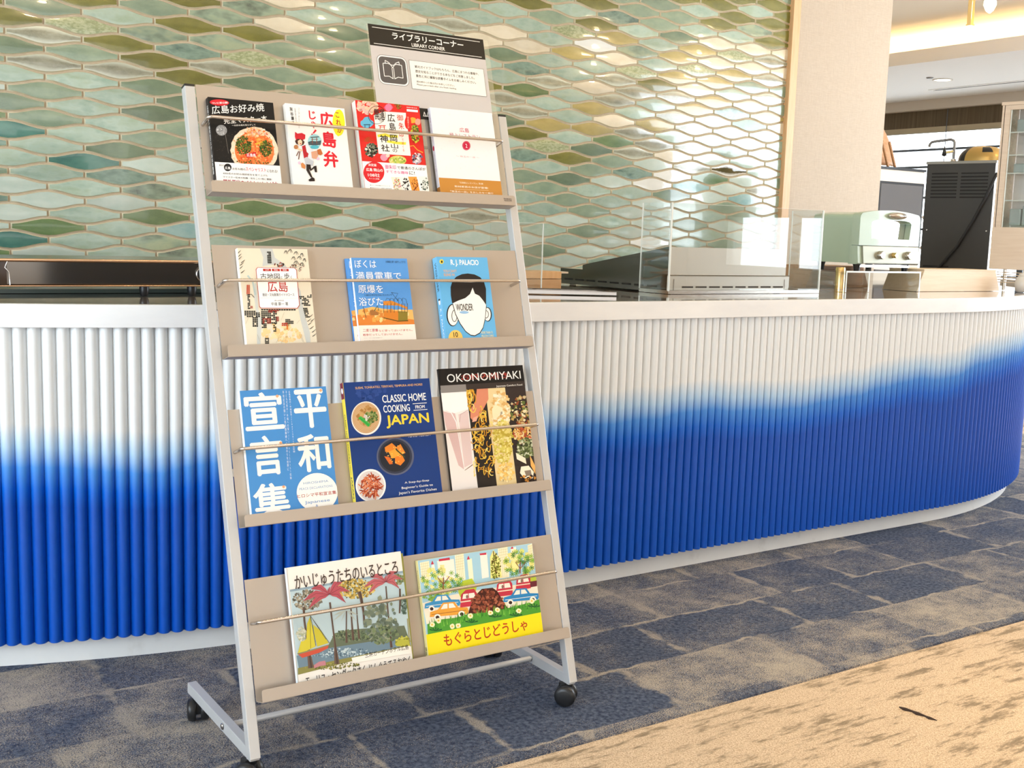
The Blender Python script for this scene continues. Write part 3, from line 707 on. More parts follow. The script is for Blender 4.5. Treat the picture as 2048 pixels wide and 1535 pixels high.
A.T('4000名のお好み焼研修生を育て上げた', 345, 1285, 1075, 1345, '333333', 0.008); A.T('マイスター松本の知識・技をこの1冊に濃縮!', 345, 1345, 1140, 1405, '333333', 0.008)
A.T('門外不出のイカしいレシピ本', 352, 1400, 1245, 1520, 'a81f3a', 0.02)
SA = Art(0.014, 0.199, 0, [(0, 0), (14, 0), (14, 199), (0, 199)]); SA.band((0, 172), 0.0, 'f7f5f2'); SA.V('広島お好み焼完全マスター本松本重訓', 4, 16, 10, 160, 'e9e6df', 0.01)
book(3, 0.016, 0.154, 0.201, 0.0015, 0.014, 'black paperback with a round griddle cake and moon on its cover', '141416', '17171b', A, spine_art=SA)
# 2 white paperback: running figure and red lettering
A = Art(0.135, 0.201, 0.022, [(122, 128), (1043, 235), (1172, 1490), (222, 1450)])
A.E(955, 450, 95, 205, 'f3ea2c', 30, 0.03)
A.V('これが', (895, 925), 250 + 30, (975, 1010), 620, 'b5202c', 0.02)
A.T('広', 655, 275, 880, 530, 'dd2233', 0.03); A.T('島', 690, 580, 915, 835, 'dd2233', 0.03); A.T('弁', 700, 880, 945, 1145, 'dd2233', 0.03)
A.T('じ', 490, 255, 600, 395, 'dd2233', 0.03); A.T('ゃ', 515, 415, 600, 530, 'dd2233', 0.03); A.P([(585, 545), (610, 565), (560, 615), (545, 600)], 'dd2233'); A.E(535, 625, 14, 14, 'dd2233', 10)
A.V('灰谷謙二', (185, 215), 195, (240, 260), 475, '2a2a2a', 0.02); A.V('広島県出身方言研究者', (262, 272), 210, (285, 300), 440, '777777'); A.V('さらに深く使えるようになる', (320, 318), 205, (348, 340), 530, '777777')
A.E(570, 735, 108, 112, '9fd3d8', 30); A.P([(465, 745), (520, 725), (600, 735), (675, 720), (665, 790), (570, 800), (475, 790)], '46545c'); A.E(568, 825, 70, 30, '4fb0c2', 20)
A.L([(505, 672), (640, 664)], 13, '3b2a22'); A.L([(535, 680), (535, 770)], 12, '8a4a35'); A.L([(602, 678), (604, 770)], 12, '8a4a35'); A.L([(515, 705), (625, 700)], 8, '8a4a35')
A.P([(262, 580), (300, 610), (370, 600), (425, 630), (420, 690), (370, 720), (275, 720), (258, 660)], 'd22a35'); A.P([(255, 725), (300, 690), (375, 705), (410, 740), (390, 790), (350, 800), (275, 770)], '4a2c22')
A.P([(300, 725), (345, 700), (372, 730), (368, 780), (330, 800), (305, 775)], 'f3cfae'); A.E(345, 768, 12, 9, 'b0322c', 10)
A.P([(360, 800), (440, 760), (500, 830), (530, 950), (545, 1060), (470, 1120), (420, 1105), (390, 1010), (370, 900)], 'dfe3ea'); A.P([(365, 810), (420, 790), (440, 900), (470, 930), (460, 960), (440, 1060), (395, 1010)], 'b8232c'); A.P([(395, 1000), (440, 980), (550, 1055), (530, 1120), (420, 1105)], 'c3c7cd')
A.L([(370, 880), (300, 850), (255, 820)], [30, 26, 24], 'f0c7a4'); A.E(270, 820, 36, 34, 'b87a4a', 14, 0.06); A.L([(430, 800), (520, 870), (560, 930)], [34, 28, 22], 'dfe3ea'); A.P([(510, 900), (600, 880), (620, 960), (590, 1015), (520, 1000)], 'd9a183'); A.P([(605, 870), (660, 850), (695, 930), (660, 955), (620, 940)], 'c06a35')
A.L([(460, 1100), (450, 1190), (510, 1310)], [60, 46, 26], '2b211d'); A.L([(470, 1110), (500, 1190), (560, 1140)], [52, 36, 26], '2b211d'); A.P([(455, 1350), (520, 1305), (555, 1325), (560, 1370), (470, 1372)], '2b211d'); A.P([(545, 1130), (590, 1120), (598, 1225), (565, 1225)], '2b211d')
A.P([(340, 1090), (370, 1070), (415, 1120), (405, 1175), (350, 1150)], 'd58a50'); A.E(315, 1075, 24, 24, 'e3c6dc', 12); A.E(620, 1010, 24, 24, 'e3c6dc', 12); A.L([(310, 890), (270, 965)], 14, '6a3b30'); A.L([(330, 890), (305, 1020)], 14, '6a3b30')
book(3, 0.181, 0.316, 0.203, 0.0015, 0.014, 'white paperback with large red lettering and a small running figure', 'f6f4f1', 'efede8', A)
# 3 red shrine guide, left edge shows its pages
A = Art(0.158, 0.221, 0.023, [(118, 50), (1062, 165), (1215, 1475), (255, 1430)])
A.scatter(300, 150, 150, 110, 60, 36, ['f6c5a8', 'f3b8b0', 'f7d6b8']); A.E(615, 175, 70, 55, 'e85a86', 6); A.E(615, 175, 50, 60, 'ee7fa2', 8); A.scatter(765, 150, 60, 50, 40, 12, ['6b5a20', '9a7a2a', '3d3a18'])
A.E(290, 410, 100, 62, '67b7d8', 12, 0.1); A.E(290, 400, 62, 95, '67b7d8', 12, 0.1); A.L([(240, 432), (345, 432)], 13, '234a66'); A.L([(262, 440), (262, 490)], 10, '234a66'); A.L([(325, 440), (325, 490)], 10, '234a66')
for an in range(-3, 4): A.P([(320, 700), (320 + 90 * math.sin(an * .45 - .06), 700 - 90 * math.cos(an * .45)), (320 + 60 * math.sin(an * .45 + .12), 700 - 70 * math.cos(an * .45 + .12))], 'a5662b')
A.scatter(355, 820, 88, 105, 140, 22, ['1e221b', '55604a', 'e8e6dc', '8b8f7a', '2c3026'])
A.E(970, 375, 55, 45, 'f2a93b', 14, 0.08); A.E(1045, 400, 42, 50, 'f2a08d', 14, 0.08); A.scatter(1000, 560, 55, 110, 120, 18, ['b7bb38', '4f6b26', 'e6d34a', '8a2c22', '2f3a18']); A.scatter(1010, 650, 55, 60, 60, 16, ['d7cf45', '51661f', 'c03a26'])
A.L([(930, 770), (980, 760), (1040, 830), (1120, 870)], 14, 'e8a23a'); A.scatter(1035, 960, 70, 85, 110, 18, ['d9d5df', '6b6f8a', '2d2b38', 'c9a6b0', 'f3eef0', 'c4483a'])
A.E(745, 990, 130, 75, 'dcd06a', 30); A.scatter(745, 985, 115, 60, 60, 16, ['c3cf5a', 'efe5a4', '9fb84a']); A.E(545, 945, 60, 55, 'ee9ab0', 10, 0.1); A.E(600, 915, 30, 28, 'f7d3c0', 10)
A.P([(395, 290), (545, 235), (868, 262), (870, 330), (900, 540), (942, 918), (462, 884), (420, 520)], 'fbf6ee')
A.L([(450, 610), (560, 590), (650, 620), (750, 620)], 42, 'f0e64a'); A.L([(590, 690), (740, 720), (870, 730)], 40, 'f0e64a')
A.T('広', 590, 268, 712, 400, '2a2420', 0.015); A.T('島', 618, 405, 722, 535, '2a2420', 0.015); A.T('岡', 632, 590, 742, 705, '2a2420', 0.015); A.T('山', 645, 725, 755, 805, '2a2420', 0.015); A.T('の', 670, 805, 742, 865, '2a2420', 0.01)
A.T('神', 478, 590, 605, 715, '2a2420', 0.015); A.T('社', 495, 735, 630, 855, '2a2420', 0.015); A.T('御', 730, 285, 832, 385, 'd4402f', 0.01); A.T('朱', 755, 405, 845, 515, 'd4402f', 0.01); A.T('印', 765, 540, 835, 635, 'd4402f', 0.01); A.V('でめぐる', (805, 815), 650, (840, 850), 860, 'd4402f')
A.L([(460, 452), (570, 452)], 12, 'd4402f'); A.L([(478, 475), (560, 475)], 8, 'd4402f'); A.L([(490, 455), (485, 515)], 10, 'd4402f'); A.L([(545, 455), (550, 515)], 10, 'd4402f')
A.E(898, 410, 48, 100, 'dd2b22', 24); A.V('週末開運さんぽ', (885, 893), 320, (910, 918), 500, 'f7d9c8')
A.ring(438, 287, 128, 138, 6, '3a2c28'); A.T('開運', 400, 195, 560, 370, '3a2c28', 0.01); A.T('さんぽ', 335, 215, 385, 260, '3a2c28'); A.T('厄除', 470, 350, 545, 395, '3a2c28')
A.T('地球の歩き方', 875, 170, 1030, 205, 'ffffff', 0.01); A.P([(880, 205), (1042, 225), (1042, 258), (880, 240)], 'ffffff')
A.band((225, 1000), 0.0, 'fdfbf9'); A.E(388, 1175, 158, 168, 'd8232b', 34)
A.T('決定版', 300, 1035, 430, 1085, 'ffffff', 0.01); A.T('広島 岡山の', 270, 1105, 525, 1170, 'ffffff', 0.015); A.T('108社', 295, 1185, 480, 1252, 'ffffff', 0.01); A.T('たくさん掲載', 315, 1262, 470, 1290, 'ffffff')
A.T('御朱印', 552, 1055, 722, 1130, 'd6408e', 0.012); A.T('で普通のさんぽが', 735, 1075, 1160, 1150, '2a2624', 0.012); A.T('すてきな趣味', 568, 1140, 905, 1205, 'd6408e', 0.012); A.T('に!', 915, 1155, 1000, 1215, '2a2624', 0.012)
A.T('●カラー写真掲載のモデルコース', 328, 1370, 630, 1398, '333333'); A.T('●御朱印デザイン解説と御利益別', 328, 1410, 655, 1440, '333333')
for i, (x, cs) in enumerate(((645, ['e9e4cf', 'd99ab0', '8f9a6a', 'e0b45c', 'c94a3a']), (770, ['1c1a1a', 'f4f1ea', '1c1a1a']), (900, ['8a3a1c', 'f09a3c', 'f09a3c', '4a1a12']), (1050, ['1d2a24', 'eef0ea', '3f5c4c']))):
    A.P([(x, 1250 - i * 4), (x + 125, 1250 - i * 4), (x + 175, 1475), (x + 60, 1475)], ['f1ead6', 'f6f3ec', 'f2a04a', 'f2f1ea'][i]); A.scatter(x + 95, 1360, 52, 100, 70, 13, cs)
book(3, 0.342, 0.500, 0.223, 0.001, 0.019, 'red shrine guide paperback with white title panel and round red badge', 'dd2a24', '7d1c28', A, pages_left=True)
# 4 plain white paperback with amber band
A = Art(0.166, 0.223, 0.022, [(150, 50), (1095, 105), (1252, 1440), (270, 1395)])
A.scatter(620, 620, 460, 560, 130, 14, ['f0eeee', 'f4f2f4', 'efeef2'])
A.T('広島', 582, 345, 735, 425, 'd05a6a', 0.0); A.T('極上レストラン', 425, 430, 905, 520, 'c0707c', 0.0)
A.E(685, 628, 62, 72, 'cf1f45', 26); A.ring(685, 628, 52, 61, 3, 'e78a9c'); A.T('2', 668, 600, 702, 662, 'ffffff'); A.T('〜 珠玉の一皿 〜', 520, 782, 885, 828, 'd8a6ac')
A.band((225, 1142), 0.0, 'c98b3c'); A.T('「広島極上レストラン」第2弾', 565, 1205, 940, 1250, 'f8ead2', 0.008); A.T('取材拒否のお店が登場!', 488, 1265, 1020, 1320, 'fbf0dd', 0.012); A.L([(488, 1328), (1025, 1342)], 4, 'f3dcb4'); A.T('「珠玉の一皿」をおしみなく紹介', 420, 1345, 1105, 1405, 'fbf0dd', 0.012)
SA = Art(0.013, 0.223, 0, [(0, 0), (13, 0), (13, 223), (0, 223)]); SA.band((0, 186), 0.0, 'b77a33'); SA.V('広島極上レストラン', 4, 14, 9, 80, 'c9a7b2'); SA.E(6.5, 95, 3.4, 6, 'cf1f45', 14); SA.V('珠玉の一皿', 4.5, 108, 8.5, 150, 'c9b7c2')
book(3, 0.531, 0.697, 0.225, 0.0045, 0.012, 'plain white paperback with a small red dot and an amber paper band', 'f5f3f3', 'eeedf3', A, spine_art=SA)
# 5 old map guide
A = Art(0.150, 0.220, 0.021, [(385, 150), (1215, 160), (1330, 1280), (480, 1305)])
cm_ = lambda x, y: True
A.P([(650, 150), (800, 155), (830, 260), (950, 340), (1130, 650), (1170, 900), (1240, 1140), (1250, 1280), (1200, 1280), (1130, 1000), (1060, 640), (880, 330), (680, 360), (690, 260)], 'c9ccc8')
A.P([(560, 560), (600, 560), (620, 860), (660, 1000), (640, 1300), (600, 1300), (600, 1000)], 'cfd2ce'); A.L([(680, 880), (740, 920), (790, 1010), (780, 1090)], 26, 'e6ddca'); A.L([(500, 470), (560, 540), (590, 700)], 20, 'b7c9c7')
A.scatter(900, 1150, 230, 110, 60, 30, ['f3d49a', 'f7dfae', 'f0c98a'])
rng = random.Random(3)
def blocks(x0, y0, x1, y1, sx_, sy_, c, skip, lean=0.0):
    y = y0
    while y < y1:
        x = x0 + (y - y0) * lean
        while x < x1 + (y - y0) * lean:
            if rng.random() > skip: A.P([(x, y), (x + sx_ * .86, y), (x + sx_ * .86, y + sy_ * .84), (x, y + sy_ * .84)], c)
            x += sx_
        y += sy_
blocks(455, 885, 620, 950, 27, 20, '2a2a26', 0.15); blocks(655, 865, 1075, 885, 30, 20, '2a2a26', 0.05); blocks(655, 890, 830, 1030, 24, 22, '2a2a26', 0.2); blocks(550, 960, 612, 1060, 22, 24, '2a2a26', 0.3); blocks(800, 1030, 830, 1130, 18, 22, '2a2a26', 0.3); blocks(945, 985, 1030, 1045, 20, 20, '2a2a26', 0.2); blocks(660, 1035, 720, 1080, 20, 20, '2a2a26', 0.2); blocks(695, 1210, 745, 1285, 17, 19, '2a2a26', 0.15); blocks(1115, 710, 1215, 830, 20, 20, '2a2a26', 0.3, 0.35); blocks(1160, 850, 1200, 960, 18, 20, '2a2a26', 0.1, 0.25); blocks(735, 190, 768, 320, 16, 20, '2a2a26', 0.1, 0.05); blocks(495, 690, 525, 870, 15, 20, '2a2a26', 0.05); blocks(1210, 690, 1260, 725, 18, 14, '2a2a26', 0.2)
blocks(670, 975, 770, 1025, 26, 22, '97382e', 0.15); blocks(900, 1030, 950, 1060, 24, 20, 'b8402c', 0.1); blocks(835, 955, 865, 1000, 16, 20, '97382e', 0.2); blocks(525, 830, 555, 860, 15, 15, 'b05a48', 0); blocks(740, 875, 850, 895, 26, 18, '97382e', .3)
A.L([(495, 580), (490, 690)], 14, 'c8482c'); A.L([(515, 580), (512, 690)], 14, 'c8482c'); A.L([(480, 700), (540, 690), (575, 730)], 6, '2a2a26'); A.L([(965, 1060), (965, 1110)], 16, 'e07a2c')
for (x, y, s_) in ((960, 190, 50), (1010, 175, 60), (1080, 200, 60), (1150, 220, 50), (1050, 260, 55), (1120, 255, 60), (1180, 280, 40), (1080, 310, 70), (1150, 330, 60), (1060, 350, 50)):
    A.L([(x - s_ * .5, y + 22), (x - s_ * .15, y - 8), (x + s_ * .1, y - 12), (x + s_ * .5, y + 26)], [3, 9, 8, 2], '3a3d38')
    A.L([(x, y - 4), (x + 12, y + 30)], 4, '5a5d56')
for (x, y) in ((400, 200), (405, 240), (410, 270), (430, 340), (445, 310), (420, 380), (440, 430), (1250, 950), (1270, 1000), (1240, 1040), (1260, 1090), (1285, 1130), (1230, 1000), (1290, 1180)):
    A.L([(x - 20, y + 14), (x, y), (x + 25, y - 22)], [7, 8, 3], '3c3c36')
A.scatter(1090, 370, 90, 50, 60, 6, ['8a4030', '444444', '6a6a5a']); A.scatter(880, 340, 60, 25, 24, 10, ['2a2a26', 'a84a38'])
for i in range(14):
    x, y = rng.uniform(480, 1250), rng.uniform(900, 1290); A.L([(x, y), (x + rng.uniform(-60, 60), y + rng.uniform(20, 120))], 3, 'bdb39a')
A.P([(615, 375), (1060, 378), (1085, 400), (1118, 820), (1090, 860), (650, 858), (632, 840), (598, 400)], 'b8342c'); A.P([(620, 380), (1056, 383), (1079, 404), (1111, 818), (1086, 853), (655, 851), (638, 836), (604, 404)], 'fcfaf8')
for x, s_ in ((682, '江戸'), (788, '明治'), (893, '昭和')): A.R(x, 391, x + 98, 420, 'b8342c'); A.T(s_, x + 26, 396, x + 72, 415, 'ffffff')
A.T('古地図', 648, 445, 885, 515, '24201e', 0.008); A.T('と', 893, 475, 918, 505, '24201e'); A.T('歩', 930, 442, 1000, 508, '24201e', 0.008); A.T('く', 1008, 470, 1032, 508, '24201e')
A.T('広島', 728, 530, 980, 662, 'c03028', 0.008); A.T('歴史・文化散策ガイド19コース', 672, 680, 1055, 712, '2a2624', 0.006); A.L([(640, 735), (1105, 738)], 2, 'c9c6c2'); A.T('郷土史研究家', 815, 757, 930, 773, '555555'); A.T('中道 豪一 著', 775, 783, 980, 825, '2a2624', 0.004)
book(2, 0.046, 0.196, 0.222, 0.0015, 0.012, 'cream guidebook covered with an old town map and a white title label', 'eadfc8', 'f2efe8', A)
# 6 two thin blue storybooks of the same kind
def tram(front):
    A = Art(0.134, 0.203, 0.022, [(120, 178), (675, 190), (775, 995), (205, 1012)])
    A.P([(185, 690), (330, 660), (440, 680), (560, 690), (735, 690), (760, 850), (180, 850)], 'e8b768'); A.P([(170, 740), (300, 745), (440, 750), (750, 790), (760, 850), (180, 850)], 'e0863a'); A.scatter(400, 740, 300, 60, 50, 22, ['e9a852', 'd9863c', 'f2d38e', 'dd9440'], lambda x, y: 690 < y < 830)
    A.P([(440, 605), (520, 600), (685, 665), (685, 690), (590, 650), (440, 645)], 'd98a35'); A.P([(440, 700), (590, 705), (590, 800), (445, 770)], 'd8822f'); A.P([(590, 705), (685, 710), (685, 800), (590, 800)], '8c7a2e')
    for x in (445, 480, 515, 550, 590, 625, 655, 682): A.L([(x, 630), (x, 720)], 5, '6a5230')
    for x in (460, 500, 540, 580, 620): A.L([(x, 605), (x + 15, 575), (x + 45, 585), (x + 60, 640)], 3, '33424a')
    A.L([(520, 520), (585, 530), (560, 575), (590, 605)], 4, '33424a'); A.L([(520, 520), (560, 570)], 3, '33424a'); A.L([(350, 700), (380, 650), (395, 700)], 8, '5a6a3a'); A.P([(300, 700), (330, 690), (390, 720), (390, 745), (310, 745)], 'a9703a'); A.L([(235, 660), (265, 770)], 4, '4a4a3a'); A.L([(440, 770), (590, 805), (690, 800)], 8, '5a4a20')
    for s_, x0, y0, x1, y1 in (('ぼくは', 150, 200, 372, 280), ('満員電車で', 160, 315, 622, 395), ('原爆を', 183, 445, 440, 525), ('浴びた', 190, 570, 440, 650)): A.T(s_, x0, y0, x1, y1, 'f7f9fb', 0.004)
    A.T('米澤鐵志 語り 由井りょう子 文', 460, 210, 660, 235, '23324a'); A.T('11歳の少年が生きぬいたヒロシマ', 250, 535, 525, 555, '23324a')
    A.band((180, 848), 0.0, 'f6ece0'); A.T('二度と', 230, 880, 320, 912, 'c4504a', 0.01); A.T('原爆', 322, 880, 385, 912, 'c4304a', 0.01); A.T('など使ってはいけません。', 390, 882, 735, 912, 'c4504a', 0.006); A.T('戦争だってしてはいけません。', 230, 922, 630, 955, 'c4504a', 0.006)
    A.T('ヒロシマの少年の記録です', 240, 967, 430, 980, '9a8a80'); A.T('小さな声で語りつぐことで平和な世界をつくりたい', 240, 990, 620, 1004, '9a8a80'); return A
book(2, 0.284, 0.418, 0.205, 0.0015, 0.0055, 'thin blue tram storybook behind its twin, only its left edge showing', '5b9be0', '4f8fd8', tram(0), name='book')
book(2, 0.293, 0.427, 0.205, 0.0085, 0.0065, 'blue storybook with white writing above a desert tram, in front of its twin', '5b9be0', 'f4f6f8', tram(1))
# 7 sky blue paperback: a plain stand-in head
A = Art(0.132, 0.2065, 0.020, [(950, 178), (1480, 172), (1560, 970), (1045, 985)])
A.U([(0, 0), (0.132, 0), (0.132, 0.2065), (0, 0.2065)], '69b6e8'); A.E(1000, 226, 22, 24, 'e9d34a', 18); A.E(1002, 228, 9, 13, '26221c', 12)
A.T('R. J. PALACIO', 1092, 200, 1390, 272, 'f6fafc', 0.02); A.T('YOU CAN\'T\nBLEND IN', 1015, 305, 1160, 370, 'dfb38c', 0.012)
head = [(1105, 640), (1092, 560), (1090, 480), (1110, 420), (1150, 375), (1210, 348), (1270, 340), (1340, 348), (1400, 375), (1440, 425), (1458, 490), (1455, 650)]
for ex_, s_ in ((1108, 1), (1470, -1)):
    A.E(ex_, 752 - (10 if s_ < 0 else 0), 62 if s_ > 0 else 42, 108 if s_ > 0 else 70, '26211f', 24); A.E(ex_ + 4 * s_, 752 - (10 if s_ < 0 else 0), 54 if s_ > 0 else 35, 100 if s_ > 0 else 63, 'faf7f2', 24); A.ring(ex_ + 18 * s_, 760 - (18 if s_ < 0 else 0), 26, 55 if s_ > 0 else 36, 6, '26211f', 18)
face = [(1112, 640), (1140, 740), (1185, 830), (1240, 905), (1290, 940), (1330, 945), (1380, 920), (1415, 870), (1440, 780), (1455, 650), (1400, 560), (1320, 480), (1220, 560)]
A.P([(x + (x - 1290) * .03, y + 8) for x, y in face], '26211f'); A.P(face, 'faf7f2')
A.P(head + [(1420, 600), (1385, 560), (1340, 540), (1318, 480), (1290, 545), (1240, 585), (1170, 610)], '2b2523')
A.T('WONDER', 1140, 640, 1320, 710, '26211f', 0.012); A.E(1225, 725, 48, 14, '9cc4e8', 18)
A.E(1135, 975, 72, 80, 'f3c765', 26); A.T('10', 1112, 915, 1160, 962, '3a2f28', 0.02); A.T('YEARS', 1110, 970, 1168, 982, '8a6a30')
A.T('MORE THAN 15\nMILLION COPIES', 1395, 905, 1525, 965, 'dfe3c8', 0.012)
SA = Art(0.020, 0.2065, 0, [(0, 0), (20, 0), (20, 206), (0, 206)]); SA.T('WONDER', 7, 12, 14, 78, '3d5a6e', 0.015, -90); SA.E(10, 100, 4, 7, 'f7f7f4', 14); SA.P([(6, 97), (14, 97), (13, 93), (7, 93)], '2b2523'); SA.T('R. J. PALACIO', 7, 116, 14, 190, 'eef6fb', 0.015, -90)
book(2, 0.499, 0.631, 0.2085, 0.001, 0.020, 'sky blue paperback with a dark haired white head on its cover', '69b6e8', '74bdea', A, spine_art=SA)
# 8 blue declaration book
A = Art(0.184, 0.264, 0.019, [(188, 188), (985, 150), (1108, 1250), (290, 1350)])
WH = 'faf6f0'
A.T('宣', 220, 195, 600, 550, WH, 0.02); A.T('言', 280, 590, 600, 975, WH, 0.02); A.T('集', 300, 1025, 665, 1400, WH, 0.02); A.T('平', 680, 170, 1000, 530, WH, 0.02); A.T('和', 712, 575, 1035, 940, WH, 0.02)
A.V('平和記念の願いと核兵器廃絶への道のりを世界に', (585, 625), 190, (602, 645), 930, 'e8eff8'); A.V('子ども代表の「平和への誓い」(1995-2015)収録', (612, 650), 190, (628, 668), 1010, 'e8eff8'); A.V('広島市長の「平和宣言」(1947-2015)全収録', (640, 680), 190, (656, 700), 760, 'e8eff8')
A.E(905, 1130, 192, 182, 'fbf6ef', 40); A.T('HIROSHIMA', 775, 1012, 1010, 1055, '6f9cc8', 0.01); A.T('PEACE DECLARATIONS', 738, 1062, 1050, 1105, '6f9cc8', 0.006); A.T('ヒロシマ平和宣言集', 718, 1112, 1085, 1182, 'a8322c', 0.012); A.T('Japanese', 788, 1185, 1025, 1248, '5f92c8', 0.004); A.T('&', 890, 1242, 915, 1268, '5f92c8'); A.T('English', 820, 1275, 1000, 1330, '5f92c8')
for x, y in ((535, 238), (935, 188), (565, 668), (590, 1078)): A.P([(x - 16, y), (x, y - 16), (x + 16, y), (x, y + 16)], 'e8a878')
book(1, 0.022, 0.206, 0.266, 0.001, 0.010, 'blue book with very large white characters and a white disc low down', '4a8fd0', 'f3f4f3', A)
# 9 navy cookbook
A = Art(0.205, 0.269, 0.018, [(112, 243), (903, 205), (1030, 1250), (230, 1345)])
A.scatter(380, 330, 150, 70, 50, 22, ['27468a', '203d80', '2c4b90'])
A.T('SUSHI, TONKATSU, TERIYAKI, TEMPURA AND MORE!', 225, 255, 840, 300, 'd6a86c', 0.02); A.T('CLASSIC HOME', 470, 335, 875, 425, 'f5f4f0', 0.012); A.T('COOKING', 480, 435, 728, 515, 'f5f4f0', 0.012); A.T('FROM', 775, 445, 862, 480, 'f5f4f0', 0.015); A.L([(752, 435), (880, 427)], 5, 'f5f4f0'); A.L([(760, 494), (886, 486)], 5, 'f5f4f0')
A.T('JAPAN', 505, 515, 905, 655, 'f2d13c', 0.03); A.T('ASAKO YOSHIDA', 710, 700, 915, 740, 'f0eeea', 0.008)
A.T('A Step-by-Step', 678, 1120, 905, 1165, 'f3f1ec', 0.006); A.T("Beginner's Guide to", 650, 1160, 940, 1215, 'f3f1ec', 0.006); A.T("Japan's Favorite Dishes", 622, 1200, 975, 1262, 'f3f1ec', 0.006)
A.E(325, 565, 138, 152, 'efe9e2', 40); A.E(322, 562, 126, 140, 'c49a6c', 36)
for r_ in (118, 104, 92, 80): A.ring(322, 560, r_, r_ * 1.1, 4, 'd9b68c', 30)
A.scatter(335, 540, 88, 90, 60, 18, ['b98a50', 'c9a066', 'a8783e']); A.scatter(365, 555, 60, 50, 90, 13, ['3f5a24', '6a7a3a', '4a6a2a', '8a9a5a']); A.P([(250, 565), (275, 545), (365, 620), (345, 645)], '3fae4a'); A.L([(262, 560), (352, 632)], 6, '2a8a38'); A.scatter(330, 555, 26, 24, 20, 11, ['f6efe9', 'e9ccc8', 'd8e0c8'])
A.E(592, 912, 172, 172, '5a6078', 44); A.E(590, 912, 156, 158, '33384a', 40); A.E(588, 912, 138, 140, '23262f', 36)
for pts, c in (([(495, 830), (560, 790), (605, 830), (560, 880), (500, 870)], 'e8862c'), ([(600, 830), (640, 800), (685, 880), (640, 900)], 'e88a30'), ([(530, 870), (590, 845), (650, 870), (640, 920), (560, 930)], 'f2a53a'), ([(590, 920), (650, 890), (680, 950), (640, 995), (590, 975)], 'f0822a'), ([(490, 910), (540, 920), (570, 980), (540, 985)], 'd86a28')): A.P(pts, c)
A.L([(600, 850), (680, 920)], 12, '3a4a2a'); A.scatter(590, 890, 80, 80, 26, 7, ['ffcf6a', 'f7b04a'])
A.E(365, 1178, 140, 150, 'f3f0ee', 40); A.E(365, 1180, 126, 136, 'd9d0cc', 36)
for i in range(110):
    an = random.random() * PI; r_ = math.sqrt(random.random()) * 95; t_ = random.random() * 2 * PI; x, y = 368 + r_ * math.cos(t_), 1185 + r_ * 1.05 * math.sin(t_); l_ = random.uniform(18, 40)
    A.L([(x - l_ * math.cos(an), y - l_ * math.sin(an)), (x + l_ * math.cos(an), y + l_ * math.sin(an))], 9, random.choice(['c4532e', 'a83f20', 'd97a4e', 'e09066', '8a3018']))
SA = Art(0.014, 0.269, 0, [(0, 0), (14, 0), (14, 269), (0, 269)]); SA.band((0, 0), (0, 34), '7a2438'); SA.E(7, 17, 4.5, 6, 'f3eef0', 14); SA.T('CLASSIC HOME COOKING', 4, 66, 10, 168, '4a5a3a', 0.01, -90); SA.T('FROM', 5, 172, 9, 190, '8a8a3a', 0, -90); SA.T('JAPAN', 4, 195, 10.5, 240, '2a3a5a', 0.02, -90); SA.band((0, 256), (0, 268), 'b04a2a')
book(1, 0.243, 0.448, 0.271, 0.001, 0.014, 'navy cookbook with three round bowls and yellow lettering, yellow spine', '173a7c', 'f0dc50', A, spine_art=SA)
# 10 tall cookbook
A = Art(0.223, 0.289, 0.022, [(990, 128), (1745, 88), (1890, 1142), (1100, 1238)])
top10 = 0.289 - 0.037
A.U([(0, 0), (0.065, 0), (0.065, 0.243), (0, 0.243)], 'efe6e0'); A.U([(0.065, 0), (0.115, 0), (0.115, 0.252), (0.065, 0.252)], '2a2320'); A.U([(0.115, 0), (0.168, 0), (0.168, 0.252), (0.115, 0.252)], 'e8cf9a'); A.U([(0.168, 0), (0.223, 0), (0.223, 0.252), (0.168, 0.252)], '352b28')
A.P([(1028, 500), (1130, 500), (1160, 640), (1215, 1040), (1160, 1000), (1045, 620)], 'd9b8b4'); A.P([(1165, 530), (1255, 500), (1290, 980), (1215, 1020)], 'e0c8c4'); A.P([(1010, 330), (1235, 320), (1255, 480), (1130, 520), (1025, 490)], 'f6f3f0'); A.L([(1030, 500), (1100, 515), (1145, 600), (1215, 1040)], [4, 8, 8, 4], 'fbf5f2'); A.L([(1255, 490), (1185, 530), (1175, 600)], 6, 'c9a8a4'); A.P([(1212, 1048), (1295, 985), (1290, 1000), (1225, 1045)], '8a6a5a')
A.P([(1335, 300), (1435, 285), (1440, 390), (1400, 470), (1345, 560), (1300, 590), (1275, 560), (1275, 490), (1325, 400)], 'd8896a'); A.P([(1300, 560), (1345, 540), (1330, 590), (1290, 600)], 'e8a890')
NO = ['e6b83e', 'f0cc58', 'd79a2c', 'f4dc7c', 'c98a28']
for i in range(95):
    if i < 18: cx, cy = random.uniform(1255, 1300), random.uniform(310, 470)
    elif i < 30: cx, cy = random.uniform(1370, 1430), random.uniform(470, 600)
    else: cx, cy = random.uniform(1290, 1480), random.uniform(640, 1080)
    r1, r2 = random.uniform(10, 38), random.uniform(20, 60); a0_, a1_ = random.random() * 6, random.uniform(1.5, 4.5)
    lo_ = 1240 + (cy - 280) * .085; hi_ = 1435 + (cy - 280) * .10
    A.L([(min(max(cx + r1 * math.cos(a0_ + a1_ * j / 7), lo_), hi_), cy + r2 * math.sin(a0_ + a1_ * j / 7)) for j in range(8)], 8, random.choice(NO))
